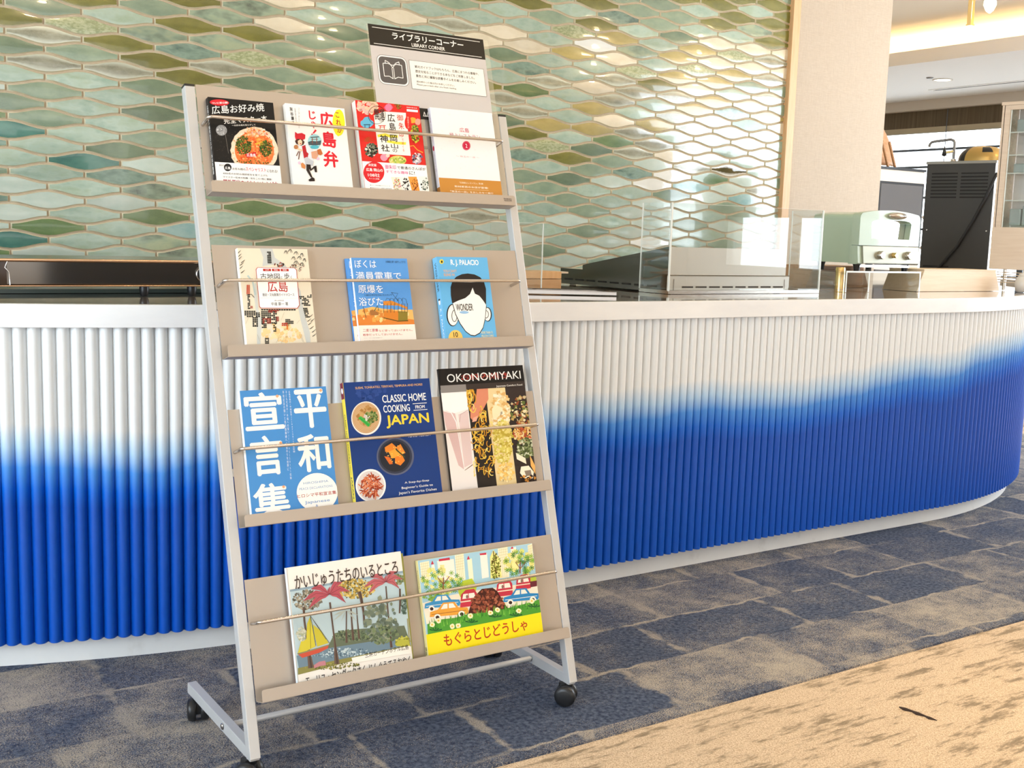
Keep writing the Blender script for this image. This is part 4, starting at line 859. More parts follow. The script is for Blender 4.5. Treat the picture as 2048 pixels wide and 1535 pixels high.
A.scatter(1545, 480, 90, 160, 150, 19, ['f0dcae', 'e9c88a', 'f5e9cc', 'dcae6a'], lambda x, y: 1455 + (y - 300) * .075 < x < 1618 + (y - 300) * .09); A.P([(1470, 480), (1500, 440), (1570, 470), (1520, 560), (1480, 570)], 'f3e2b8'); A.scatter(1570, 780, 90, 200, 330, 16, ['d8c860', 'e6d67c', 'c9b64a', 'f0e09a', 'c0a840'], lambda x, y: 1475 + (y - 500) * .06 < x < 1650 + (y - 500) * .08); A.scatter(1600, 1060, 80, 90, 120, 15, ['f3cf7c', 'f7e0a8', 'efc064'], lambda x, y: 1510 + (y - 900) * .05 < x < 1690 + (y - 900) * .05)
fR = lambda x, y: x > 1630 + (y - 300) * .095 and y < 1150
A.scatter(1760, 500, 130, 130, 150, 16, ['3a3026', 'b99a5a', '6a7a3a', 'c9b48a', '8a4a2a', 'e6d9b0'], fR); A.scatter(1770, 700, 100, 100, 200, 16, ['c9603c', 'e8b86a', 'd8a03c', 'f0d49a', 'a84a2a'], fR); A.scatter(1790, 830, 100, 90, 160, 16, ['4f5a30', '6f7a4a', '3a4026', '8f9a6a', 'c9ccae'], fR)
A.P([(1690, 880), (1780, 930), (1790, 985), (1700, 940)], 'f0e6cc'); A.P([(1740, 1010), (1810, 1000), (1860, 1060), (1850, 1120), (1770, 1120), (1730, 1070)], 'f4ead2'); A.P([(1770, 1050), (1830, 1040), (1840, 1090), (1790, 1100)], '8a7a6a'); A.P([(1820, 900), (1880, 1000), (1875, 1080), (1830, 1000)], 'e8b060'); A.scatter(1800, 1120, 80, 30, 26, 14, ['241a16', 'd9923c'], fR)
A.U([(0, 0.252), (0.223, 0.252), (0.223, 0.289), (0, 0.289)], '1a1716'); A.U([(0, 0.236), (0.065, 0.236), (0.065, 0.252), (0, 0.252)], '8a8480'); A.U([(0.065, 0.240), (0.223, 0.240), (0.223, 0.252), (0.065, 0.252)], '3a312d')
A.T('お好み焼き', 1190, 150, 1615, 225, 'b0382c', 0.006); A.T('OKONOMIYAKI', 1062, 135, 1732, 245, 'f5f2ee', 0.0); A.T('Japanese Comfort Food', 1508, 252, 1745, 288, 'efeae2', 0.004)
book(1, 0.477, 0.700, 0.291, 0.001, 0.0065, 'tall cookbook under a black title band with strips of noodles and cabbage', '1b1817', '24201f', A)
# 11 picture book with trees, boat; a second copy peeps out behind it
A = Art(0.253, 0.241, 0.016, [(48, 200), (1362, 12), (1500, 1260), (182, 1515)])
A.P([(90, 445), (1385, 235), (1440, 700), (1478, 1090), (180, 1405)], 'b9cdd2')
A.P([(90, 445), (1385, 235), (1388, 262), (92, 470)], '8ea3b0')
A.scatter(290, 560, 170, 110, 260, 15, ['8f8673', '6f6a5c', 'b0a68f', '9a8d76', '55503f']); A.scatter(840, 440, 220, 110, 420, 15, ['b89a4a', 'd2b35c', '8f7a38', 'e0c878', '6a5f30']); A.scatter(1340, 330, 60, 60, 80, 14, ['6a7a5a', '8a8f5a']); A.scatter(1400, 620, 40, 110, 90, 15, ['5d7468', '7f9488', '43574c'])
A.P([(600, 940), (800, 900), (1400, 860), (1470, 1060), (500, 1130)], '66705a'); A.scatter(800, 965, 230, 60, 240, 12, ['4f5f48', '6f7f60', '3f4c3a', '7f8a68'])
A.P([(165, 1190), (520, 1110), (1000, 1040), (1465, 1000), (1475, 1090), (190, 1330)], '6f8796'); A.scatter(620, 1160, 420, 50, 260, 13, ['90a8b4', '5f7686', 'c0d0d4', '4f6676'], lambda x, y: y > 1300 - x * .33)
A.P([(180, 1330), (1470, 1080), (1478, 1095), (182, 1405)], '8a8648'); A.scatter(560, 1310, 340, 40, 160, 12, ['6f6f3a', '9a9450', '5a5c30'], lambda x, y: 1350 - x * .13 < y < 1430 - x * .14)
for pts, wd in (([(245, 640), (255, 800), (290, 1060), (330, 1330)], [26, 22, 24, 66]), ([(545, 590), (565, 760), (600, 1040), (625, 1290)], [22, 18, 20, 60]), ([(735, 690), (732, 900), (735, 1050)], [14, 14, 26]), ([(785, 640), (795, 820), (812, 1020)], [16, 18, 30]), ([(850, 650), (862, 820), (880, 1005)], [10, 14, 22]), ([(880, 470), (905, 560), (930, 700), (940, 850)], [44, 34, 24, 22]), ([(1188, 410), (1205, 620), (1225, 860), (1250, 1110)], [14, 16, 18, 30]), ([(1350, 440), (1352, 600), (1345, 720)], [20, 22, 18])):
    A.L(pts, wd, '6a5548'); A.L([(x + 4, y) for x, y in pts], [max(3, w_ * .3) for w_ in wd], '4a3a34')
def palm(cx, cy, s_, c1, c2):
    for ax, ay in ((-300, 75), (-215, -60), (-235, 160), (150, -140), (240, -30), (190, 100), (-30, -30)):
        ex, ey = cx + ax * s_, cy + ay * s_; mx, my = cx + ax * s_ * .5, cy + ay * s_ * .5 - 50 * s_
        dd = math.hypot(ax, ay); nx, ny = -ay / dd * 34 * s_, ax / dd * 34 * s_; A.P([(cx, cy), (cx + (mx - cx) * .5 + nx * .7, cy + (my - cy) * .6 + ny * .7), (mx + nx, my + ny), ((mx + ex) / 2 + nx * .7, (my + ey) / 2 + ny * .7 - 8), (ex, ey), ((mx + ex) / 2 - nx * .5, (my + ey) / 2 - ny * .5), (mx - nx, my - ny), (cx + (mx - cx) * .5 - nx * .7, cy + (my - cy) * .6 - ny * .7)], c1); A.L([(cx, cy), (mx, my), (ex, ey)], [5, 4, 2], c2)
palm(540, 500, 1.0, 'b5525c', '6a2c38'); palm(1188, 360, .85, 'bd6468', '6a2c38')
for ax, ay in ((-150, 120), (-150, 60), (120, 130), (140, 60), (-60, 130), (0, -110)): A.P([(732, 680), (732 + ax * .5, 680 + ay * .5 - 14), (732 + ax, 680 + ay), (732 + ax * .5, 680 + ay * .5 + 10)], 'b7bdb0')
A.P([(275, 1010), (285, 830), (320, 750), (345, 880), (380, 1090), (270, 1140)], 'd2c43a'); A.P([(350, 840), (440, 910), (530, 1050), (400, 1090), (370, 960)], 'c9bc38'); A.P([(178, 1160), (215, 1030), (280, 1000), (275, 1140)], 'd2c43a'); A.P([(170, 1165), (380, 1110), (535, 1065), (520, 1110), (420, 1160), (230, 1215)], 'c8523c'); A.P([(170, 1165), (380, 1110), (535, 1065), (533, 1078), (380, 1125), (180, 1178)], '8c8560')
for p_ in (((322, 740), (350, 880), (385, 1080)), ((322, 740), (540, 1050)), ((322, 740), (500, 1010)), ((320, 750), (325, 1110))): A.L(list(p_), 4, '3c3428')
A.scatter(220, 950, 50, 80, 90, 13, ['c4c4ac', 'a8ad8c', 'dcdcc8'])
A.P([(360, 1300), (420, 1260), (490, 1250), (500, 1300), (430, 1310), (365, 1335)], 'c08088'); A.scatter(1380, 1040, 80, 55, 60, 20, ['a9a83c', '8a8c2e', 'c6c45a']); A.P([(1290, 1070), (1360, 1010), (1460, 1040), (1465, 1095), (1310, 1095)], 'b4b244')
A.scatter(1130, 800, 190, 250, 110, 34, ['6f7c6a', '7f8a72', '5f6c5c', '8f967c', '66756a'], lambda x, y: y < 1080 and x < 1400); A.scatter(1120, 960, 200, 100, 90, 20, ['5f6f52', '76865e', '4f5c46'])
A.P([(1430, 780), (1440, 780), (1465, 1060), (1455, 1060)], '9a8f50')
A.P([(790, 1222), (1462, 1090), (1480, 1175), (808, 1282)], 'f4eee4'); A.T('三井ガーデンホテル広島', 850, 1215, 1418, 1165, '2c2724', 0.008)
A.T('かいじゅうたちのいるところ', 118, 300, 1322, 190, '463730', 0.008)
A.ops[-1] = ('t', ('かいじゅうたちのいるところ', 0.008), (0.0145, 0.196, 0.2415, 0.2235), '463730', 0)
A.ops[-2] = ('t', ('三井ガーデンホテル広島', 0.008), (0.147, 0.0405, 0.246, 0.0505), '2c2724', 0)
A.T('モーリス・センダックさく じんぐうてるおやく', 0, 0, 1, 1, '2c2724', 0.008); A.ops[-1] = ('t', ('モーリス・センダックさく じんぐうてるおやく', 0.008), (0.016, 0.010, 0.247, 0.0275), '2c2724', 0)
book(0, 0.083, 0.338, 0.240, 0.001, 0.0075, 'second picture book mostly hidden behind the palm tree picture book', '9a9c4c', '7a3a34', None, hard=True, tilt=-0.008)
book(0, 0.078, 0.331, 0.243, 0.009, 0.0085, 'cream hardback picture book with red palms, a yellow sailboat and forest', 'f1ebe2', 'e6eef2', A, hard=True)
# 12 yellow picture book with cars
A = Art(0.292, 0.216, 0.020, [(168, 258), (1125, 115), (1215, 868), (240, 1068)])
y_band = 0.062
A.band(0.216, y_band, 'a7cfe0'); 
for x0, y0, x1, y1, c in ((185, 265, 262, 420, 'f4eccb'), (280, 290, 305, 380, 'f3efe2'), (330, 250, 470, 420, 'f5efdf'), (478, 205, 552, 420, 'f4eccb'), (582, 245, 620, 420, 'f6efcf'), (690, 205, 748, 400, 'f3efe2'), (838, 150, 920, 400, 'f4eccb'), (945, 150, 990, 300, 'f3efe2'), (1088, 122, 1128, 300, 'f4eccb')):
    A.P([(x0, y0 + 10), (x1, y0 - 6), (x1 + 14, y1), (x0 + 14, y1 + 12)], c)
    if c == 'f4eccb':
        for j in range(6): A.L([(x0 + 2, y0 + 24 + j * 22), (x1 + 2, y0 + 10 + j * 22)], 3, 'd9cf9a')
        for j in range(1, 5): A.L([(x0 + (x1 - x0) * j / 5, y0 + 8), (x0 + (x1 - x0) * j / 5 + 10, y1)], 3, 'd9cf9a')
for x, y in ((290, 268), (592, 228), (958, 140)): A.P([(x - 13, y + 22), (x, y - 12), (x + 13, y + 20)], 'c8384a')
A.P([(345, 245), (435, 232), (438, 252), (345, 264)], 'c8384a'); A.P([(685, 200), (742, 192), (742, 210), (690, 214)], 'c8384a')
A.P([(200, 620), (400, 560), (600, 520), (1180, 440), (1190, 640), (230, 800)], 'f6e9d2'); A.P([(500, 520), (540, 430), (620, 410), (660, 480), (640, 560), (520, 570)], 'b9c93e'); A.P([(1090, 420), (1130, 390), (1165, 400), (1165, 470), (1100, 490)], 'b9c93e')
def leafy(cx, cy, rx, ry, n):
    A.scatter(cx, cy, rx, ry, 50, 26, ['eee79a', 'e6df86', 'd7db78'])
    for i in range(n):
        a_ = random.random() * 2 * PI; r_ = math.sqrt(random.random()); x, y = cx + rx * r_ * math.cos(a_), cy + ry * r_ * math.sin(a_); c = random.choice(['5d9a3a', '7fae3e', '4a8034', '93b84a'])
        for j in range(7): b_ = a_ + j * 2 * PI / 7; A.L([(x, y), (x + 22 * math.cos(b_), y + 22 * math.sin(b_))], [4, 6], c)
leafy(370, 430, 165, 115, 34); leafy(1015, 280, 125, 110, 28); A.scatter(275, 560, 70, 40, 40, 14, ['5d9a3a', '8ab04a'])
A.L([(375, 500), (380, 400)], 8, '8a4a30'); A.L([(378, 460), (430, 390)], 6, '8a4a30'); A.L([(378, 460), (330, 400)], 6, '8a4a30'); A.L([(1022, 370), (1025, 270)], 8, '8a4a30'); A.L([(1024, 330), (1070, 270)], 5, '8a4a30'); A.L([(1024, 330), (985, 275)], 5, '8a4a30')
A.P([(775, 410), (772, 230), (800, 170), (850, 240), (870, 400)], 'ece68c'); A.L([(820, 400), (800, 180)], 8, '6a4a2a'); A.scatter(820, 310, 42, 110, 120, 8, ['5a4a1c', '7a7a2a', '8a9a3a'])
def car(x, y, s_, c, flip=1):
    g = lambda a, b: (x + a * s_ * flip, y + b * s_ - a * s_ * flip * .13)
    A.P([g(-150, 20), (g(-140, -12)), g(-70, -22), g(-40, -70), g(50, -75), g(90, -25), g(150, -15), g(155, 25), g(-140, 40)], c); A.P([g(-50, -25), g(-28, -60), g(5, -62), g(5, -25)], 'f4efe0'); A.P([g(15, -25), g(15, -62), g(45, -62), g(68, -25)], 'f4efe0')
    for w_ in (-95, 95): p_ = g(w_, 36); A.E(p_[0], p_[1], 27 * s_, 27 * s_, 'f6f1e6', 16); A.E(p_[0], p_[1], 15 * s_, 15 * s_, '3a2622', 12)
    A.L([g(-130, 8), g(140, 8)], 4, 'f4efe0' if c != 'e8a23c' else '8a4a2a')
def bus(x, y, s_):
    g = lambda a, b: (x + a * s_, y + b * s_ - a * s_ * .13)
    A.P([g(-70, 70), g(-60, -40), g(-20, -75), g(50, -75), g(75, -30), g(80, 70)], 'c8384a'); A.P([g(-50, 0), g(-42, -42), g(50, -42), g(62, 0)], 'f6efe2'); A.L([g(0, -45), g(4, 0)], 6, 'c8384a'); A.P([g(-68, 18), g(78, 18), g(78, 28), g(-68, 28)], 'f3e2c8'); A.E(*g(-10, -15), 10, 16, '8a6a60', 10)
bus(585, 580, 1.0); bus(885, 495, 0.95); bus(1045, 445, 0.85); A.P([(1105, 440), (1165, 430), (1165, 478), (1110, 488)], '6a2a34')
car(370, 620, 1.0, '3f94c8', -1); car(425, 690, 1.08, 'e8a23c', -1); car(1035, 570, 1.0, '2f86c0', -1)
mound = [(575, 735), (600, 650), (640, 560), (700, 500), (790, 490), (830, 520), (870, 590), (915, 665), (900, 720), (760, 740)]
A.P(mound, '4a2118'); A.scatter(745, 620, 140, 118, 190, 13, ['9a5038', '7a3a28', 'b0684c', '8a4630'], lambda x, y: y > 500 + abs(x - 745) * .85 - 25)
A.P([(235, 800), (350, 760), (480, 745), (580, 715), (760, 700), (900, 670), (1100, 620), (1185, 590), (1200, 705), (238, 890)], '4f9a34')
for i in range(90):
    x = random.uniform(240, 1180); y = 800 - (x - 240) * .2 + random.uniform(-25, 40); A.L([(x, y + 26), (x + random.uniform(-12, 12), y - 24)], [10, 1], random.choice(['5fae3a', '3f8a2c', '7fbf4a', '2f7a26']))
for x, y in ((275, 805), (445, 820), (600, 730), (770, 705), (830, 680), (1010, 690), (1120, 605), (495, 815), (330, 770)):
    A.E(x, y, 22, 22, 'f6ecc0', 12, 0.15); A.E(x, y, 8, 8, 'e6b83c', 8)
for x, y in ((305, 860), (610, 790), (810, 745), (985, 735), (1140, 660)):
    for j in range(-2, 3): A.L([(x, y), (x + j * 26, y - 34 + abs(j) * 10)], [4, 12], '1f5a2c')
A.band(y_band, 0.0, 'f6e01e'); A.T('もぐらとじどうしゃ', 0, 0, 1, 1, 'b83a1c', 0.016); A.ops[-1] = ('t', ('もぐらとじどうしゃ', 0.016), (0.040, 0.030, 0.252, 0.055), 'b83a1c', 0)
SA = Art(0.011, 0.216, 0, [(0, 0), (11, 0), (11, 216), (0, 216)]); SA.V('もぐらとじどうしゃ', 3, 20, 8, 60, '5a5030'); SA.V('福音館', 3, 180, 8, 206, '2a2a20', 0.01)
book(0, 0.371, 0.663, 0.218, 0.001, 0.011, 'yellow hardback picture book with cars and a brown earth mound', 'f3e9a8', 'efe3a0', A, hard=True, spine_art=SA)

# sign behind the top row
sg = bpy.data.objects.new('library_sign', None); C.objects.link(sg); sg.empty_display_size = 0.05
sg.matrix_world = Matrix.Translation(RO + EX * 0.404 + EB * (3 * PP + 0.002) + EN * -0.0296) @ Matrix((EX, EB, EN)).transposed().to_4x4()
tag(sg, 'tall library corner notice in a clear holder behind the red guide and white paperback', 'sign')
MB().box((-0.004, 0, 0), (0.318, 0.411, 0.0008)).build('clear_holder', acrylic, sg)
A = Art(0.304, 0.212, 0.0, [(182, 92), (1072, 185), (1163, 790), (262, 660)])
A.U([(0, 0), (0.304, 0), (0.304, 0.212), (0, 0.212)], 'cbc6c4'); A.U([(0, 0.162), (0.304, 0.162), (0.304, 0.212), (0, 0.212)], '2c2822'); A.U([(0, 0), (0.304, 0), (0.304, 0.026), (0, 0.026)], '2a2724')
def bx_(x0, y0, x1, y1, c): A.U([(x0, y0), (x1, y0), (x1, y1), (x0, y1)], c)
def tx(s_, x0, y0, x1, y1, c, bold=0.0): TEXTQ[(s_, bold)] = None; A.ops.append(('t', (s_, bold), (x0, y0, x1, y1), c, 0))
bx_(0.010, 0.2045, 0.294, 0.2058, 'f2efe9'); bx_(0.010, 0.1665, 0.294, 0.1678, 'f2efe9')
tx('ライブラリーコーナー', 0.059, 0.1835, 0.246, 0.2000, 'f6f3ee', 0.02); tx('LIBRARY CORNER', 0.107, 0.1712, 0.194, 0.1795, 'f6f3ee', 0.015)
def rrect(x0, y0, x1, y1, r, c): pts = [(x0 + a, y0 + b) for a, b in [(q[0], q[1]) for q in rr(x1 - x0, y1 - y0, r)]]; A.U(pts, c)
def rr(w_, h, r):
    o = []
    for cx, cy, st in ((w_ - r, r, -90), (w_ - r, h - r, 0), (r, h - r, 90), (r, r, 180)):
        for k_ in range(6): an = math.radians(st + 18 * k_); o.append((cx + r * math.cos(an), cy + r * math.sin(an)))
    return o
rrect(0.0125, 0.0735, 0.0885, 0.1425, 0.014, '5d5856'); rrect(0.0135, 0.0745, 0.0875, 0.1415, 0.013, 'f6f4f1'); rrect(0.0165, 0.0775, 0.0845, 0.1385, 0.011, '5d5856')
def ul(pts, w_, c):
    for (x0, y0), (x1, y1) in zip(pts, pts[1:]):
        d = math.hypot(x1 - x0, y1 - y0); nx, ny = -(y1 - y0) / d * w_ / 2, (x1 - x0) / d * w_ / 2
        A.U([(x0 + nx, y0 + ny), (x1 + nx, y1 + ny), (x1 - nx, y1 - ny), (x0 - nx, y0 - ny)], c)
for s_ in (-1, 1):
    cx = 0.0505
    ul([(cx, 0.120), (cx + s_ * 0.011, 0.1235), (cx + s_ * 0.0235, 0.1225), (cx + s_ * 0.0235, 0.0925), (cx + s_ * 0.011, 0.0935), (cx + s_ * 0.002, 0.0885)], 0.0016, 'f6f4f1')
    ul([(cx, 0.1140), (cx + s_ * 0.008, 0.1255), (cx + s_ * 0.0175, 0.1300), (cx + s_ * 0.0175, 0.1235)], 0.0015, 'f6f4f1'); ul([(cx + s_ * 0.0020, 0.114), (cx + s_ * 0.0020, 0.088)], 0.0015, 'f6f4f1')
bx_(0.094, 0.0695, 0.2945, 0.1380, '8a8580'); bx_(0.0950, 0.0705, 0.2935, 0.1370, 'f5f1e9')
tx('観光ガイドブックはもちろん、広島にまつわる書籍や、', 0.108, 0.1205, 0.279, 0.1270, '3a3633', 0.012); tx('歴史を知ることができる本などをご用意しました。', 0.108, 0.1095, 0.266, 0.1160, '3a3633', 0.012); tx('景色と共に優雅な読書タイムをお楽しみください。', 0.108, 0.0985, 0.268, 0.1050, '3a3633', 0.012)
tx('読み終わった後は元にお戻しください。', 0.108, 0.0860, 0.208, 0.0905, '4a4643', 0.008); tx('Please put it back after you finish reading.', 0.108, 0.0785, 0.212, 0.0830, '4a4643', 0.008)
for x_ in (0.1185, 0.1275): ul([(x_ - 0.003, 0.0075), (x_, 0.0175), (x_ + 0.003, 0.0075)], 0.0016, 'f6f4f1'); ul([(x_ - 0.0045, 0.0075), (x_ + 0.0045, 0.0075)], 0.0016, 'f6f4f1')
art_mesh('notice_sheet', A, sg, 0.0009, lambda a, b, c: (a, b + 0.199, c))
# maker's mark on the lip of the top shelf
A = Art(0.03, 0.01, 0, [(0, 0), (30, 0), (30, 10), (0, 10)]); A.T('TOKIO', 1, 1.5, 23, 5, '3a332c', 0.02); A.T('PS.A4.COM', 3, 5.8, 23, 8.6, '3a332c', 0.02)
art_mesh('maker_mark', A, rack, 0.0004, lambda a, b, c: fr(0.689 + a, 3 * PP + 0.0075 + b, c))
build_art()

# ------------------------------------------------------------------ things on the counter
ZT = 0.8677
# long steel warming cabinet on the left
t = thing('warming_cabinet', (0.5, 3.10, ZT), 'long low mirror-finished steel cabinet on black feet at the left of the counter', 'appliance')
m = MB().box((-1.3, -0.14, 0.028), (0.85, 0.30, 0.090)); m.build('body', steel_dark_reflection, t, 0.004)  # the front's dark grey reflection is painted into the steel
m = MB().tube([(-1.3, -0.142, 0.0905), (0.85, -0.142, 0.0905)], 0.0042, 10); m.build('top_rim', copper_edge, t)
MB().tube([(-1.3, -0.142, 0.0275), (0.85, -0.142, 0.0275)], 0.002, 8).build('bottom_rim', copper_edge, t)
MB().box((-1.3, -0.1405, 0.030), (-0.0, -0.1402, 0.088)).build('door_panel', mat('smoked_panel', (0.035, 0.018, 0.010), 0.06, 0.3), t)  # brown reflection in the steel front, painted as a thin sheet
MB().tube([(0.002, -0.1425, 0.0875), (-0.005, -0.1425, 0.072), (0.004, -0.1425, 0.062), (0.006, -0.1425, 0.030)], 0.0013, 6).build('door_edge', chrome, t)  # pale line of that reflection, built as a chrome strand
dl_ = MB().lathe([(0.021, -0.1405), (0.021, -0.146), (0.0195, -0.1475)], (0.483, 0, 0.0585), 28, 0, 'y').build('dial', chrome, t)
MB().lathe([(0.0185, -0.1472), (0.0185, -0.149)], (0.483, 0, 0.0585), 28, 0, 'y').build('dial_face', black_pl, dl_)
for x, hh in ((0.332, 0.0), (0.457, 0.0), (-0.9, 0), (0.75, 0)):
    MB().lathe([(0.008, 0.0), (0.0105, 0.006), (0.0125, 0.016), (0.0125, 0.028)], (x, -0.125, 0), 18).build('foot', black_pl, t)

t = thing('back_board', (0.4, 3.5, ZT), 'thin beige board lying on the countertop under the long steel cabinet', 'board')  # stand-in laid on the worktop for a lower bench behind it
MB().box((-1.3, -0.385, 0.0), (1.35, 0.40, 0.010)).build('board', wood('beige_board', (0.42, 0.31, 0.22), (0.52, 0.40, 0.30), 0.15), t)  # slab standing in for the lower back bench
MB().box((-1.3, -0.388, 0.0), (1.35, -0.385, 0.0105)).build('edging', mat('board_edging', (0.16, 0.20, 0.17), 0.3), t)  # reflection of the tiles on the worktop, painted as a green strip
# steel hot well with raised splash hood
t = thing('hot_well', (2.60, 2.95, ZT), 'stainless steel hot well with vent slots and a raised sloping hood', 'appliance')
brushed = mat('brushed_steel', (0.80, 0.75, 0.69), 0.36, 0.85)
m = MB().box((0, 0, 0.004), (0.60, 0.62, 0.062)); m.build('base', brushed, t, 0.002)
MB().prism([(0.0, 0.0625), (0.48, 0.0625), (0.48, 0.079), (0.45, 0.085), (0.0, 0.160)], 0.002, 0.58, 0, lambda a, b, c: (c, a, b)).build('hood', brushed, t)
MB().prism([(-0.0006, 0.0625), (0.481, 0.0625), (0.481, 0.079), (0.45, 0.0856), (-0.0006, 0.1606)], -0.001, 0.002, 0, lambda a, b, c: (c, a, b)).build('hood_side', steel_dark_reflection, t)  # same steel as the hood, its dark reflection painted on
MB().box((-0.0012, -0.0005, 0.004), (0.0, 0.621, 0.0625)).build('base_side', steel_dark_reflection, t)  # same steel as the base, darkened by a painted reflection
for i in range(8): MB().box((0.070 + 0.064 * i, -0.0012, 0.0195), (0.121 + 0.064 * i, 0.0, 0.0255)).build('vent_slot', slot_dark, t)
for i in range(8): MB().box((-0.0022, 0.05 + 0.070 * i, 0.0195), (-0.0012, 0.102 + 0.070 * i, 0.0255)).build('vent_slot', slot_dark, t)
for x in (0.03, 0.575): MB().box((x, -0.0015, 0.004), (x + 0.0015, 0.0, 0.05)).build('seam', mirror_steel, t)
MB().tube([(0.0, -0.001, 0.0635), (0.6, -0.001, 0.0635)], 0.0015, 6).build('seam_bead', mirror_steel, t)
for x in (0.03, 0.57):
    for y_ in (0.03, 0.58): MB().lathe([(0.012, 0), (0.014, 0.004)], (x, y_, 0), 12).build('foot', black_pl, t)
# clear guard
t = thing('splash_guard', (2.59, 2.93, ZT), 'large three-sided clear acrylic guard standing in front of the steel hot well', 'screen')
MB().box((0, 0, 0.012), (0.755, 0.004, 0.309)).build('front_pane', acrylic, t)
for x in (0.0, 0.751): MB().box((x, 0.004, 0.012), (x + 0.004, 0.155, 0.309)).build('side_pane', acrylic, t)
for a, b in (((-0.0008, -0.0008, 0.010), (0.0045, 0.0045, 0.310)), ((0.7508, -0.0008, 0.010), (0.7558, 0.0045, 0.310)), ((-0.0005, 0.153, 0.012), (0.004, 0.1555, 0.309)), ((0.7508, 0.153, 0.012), (0.7552, 0.1555, 0.309)),
             ((0, 0, 0.309), (0.755, 0.002, 0.3098)), ((0, 0, 0.0), (0.755, 0.004, 0.012)), ((0, 0.004, 0.0), (0.004, 0.155, 0.012)), ((0.751, 0.004, 0.0), (0.755, 0.155, 0.012))):
    thin = b[2] < 0.02 and a[2] == 0.0
    MB().box(a, b).build('bottom_edge' if thin else 'polished_edge', acr_edge if not thin else steel, t)
t = thing('small_screen', (2.06, 3.08, ZT), 'small clear acrylic screen standing behind the wooden box, right of the rack', 'screen')
MB().box((-0.10, 0, 0.0), (0.105, 0.004, 0.225)).build('pane', acrylic, t)
MB().box((0.1045, -0.0004, 0.0), (0.1065, 0.0044, 0.2252)).build('polished_edge', acr_edge, t); MB().box((-0.10, -0.0004, 0.2248), (0.105, 0.0044, 0.2256)).build('polished_edge', acr_edge, t)
t = thing('wooden_box', (2.16, 3.23, ZT), 'small two-tier wooden box between the rack and the steel hot well', 'box')
MB().box((-0.18, -0.06, 0.0), (0.152, 0.06, 0.038)).build('base', wood('box_wood', (0.55, 0.32, 0.16), (0.68, 0.43, 0.24)), t, 0.001)
MB().box((-0.18, -0.062, 0.0395), (0.150, 0.06, 0.064)).build('lid', w_trim, t, 0.001); MB().box((0.150, -0.02, 0.056), (0.21, 0.06, 0.062)).build('lid_tongue', w_pale, t)
t = thing('steel_tray', (2.18, 2.98, ZT), 'flat polished steel tray lying before the hot well', 'tray', None, math.radians(-24))
m = MB().box((-0.28, -0.06, 0.002), (0.16, 0.07, 0.006)); m.build('base', steel, t, 0.001)
m = MB()
for a, b in (((-0.28, -0.064, 0.002), (0.16, -0.06, 0.013)), ((-0.28, 0.07, 0.002), (0.16, 0.074, 0.013)), ((0.16, -0.064, 0.002), (0.164, 0.074, 0.013)), ((-0.284, -0.064, 0.002), (-0.28, 0.074, 0.013))): m.box(a, b)
m.build('rim', mirror_steel, t)
t = thing('brass_cylinder', (3.565, 3.02, ZT), 'slim upright brass cylinder beside the clear riser', 'cylinder')
MB().lathe([(0.019, 0), (0.019, 0.092), (0.017, 0.096)], (0, 0, 0), 28).build('tube', brass, t); MB().lathe([(0.0195, 0.006), (0.0195, 0.010)], (0, 0, 0), 28).build('ring', copper_edge, t)
t = thing('clear_riser', (3.78, 3.12, ZT), 'clear acrylic riser carrying the mint green toaster', 'stand')
MB().box((-0.235, -0.145, 0.077), (0.225, 0.145, 0.083)).build('top_plate', acrylic, t)
MB().box((-0.235, -0.1465, 0.0768), (0.225, -0.145, 0.0832)).build('front_edge', acr_edge, t)
for x in (-0.100, 0.219, -0.235):
    lg = MB().box((x, -0.145, 0.0), (x + 0.006, 0.145, 0.077)).build('leg', acrylic, t); MB().box((x - 0.0003, -0.1465, 0.0), (x + 0.0063, -0.145, 0.077)).build('leg_edge', acr_edge, lg)
def plinth(x, y, label, a, b, m_):
    t = thing('wooden_plinth', (x, y, ZT), label, 'box')
    pf = [(-a, 0), (a, 0), (a - b, 0.088), (-a + b, 0.088)]; fy = lambda p, q, c: (p, c, q)
    MB().prism(pf, -0.005, 0.006, 0, fy).build('front_board', m_, t, 0.001)
    MB().prism(pf, 0.164, 0.17, 0, fy).build('back_board', m_, t)
    for s_ in (-1, 1):
        q = [(s_ * a, 0), (s_ * (a - 0.010), 0), (s_ * (a - b - 0.010), 0.088), (s_ * (a - b), 0.088)]
        MB().prism(q if s_ < 0 else q[::-1], 0.006, 0.164, 0, fy).build('end_board', m_, t)
    MB().box((-a + b - 0.003, -0.006, 0.088), (a - b + 0.003, 0.171, 0.093)).build('top_board', m_, t, 0.001)
plinth(4.302, 2.998, 'pale wooden plinth box with slanted ends, right of the clear riser', 0.289, 0.040, w_light)
plinth(3.86, 3.285, 'amber wooden plinth box seen through the clear riser under the toaster', 0.20, 0.040, w_mid)  # continues the pale plinth; toaster's shade painted in as darker wood

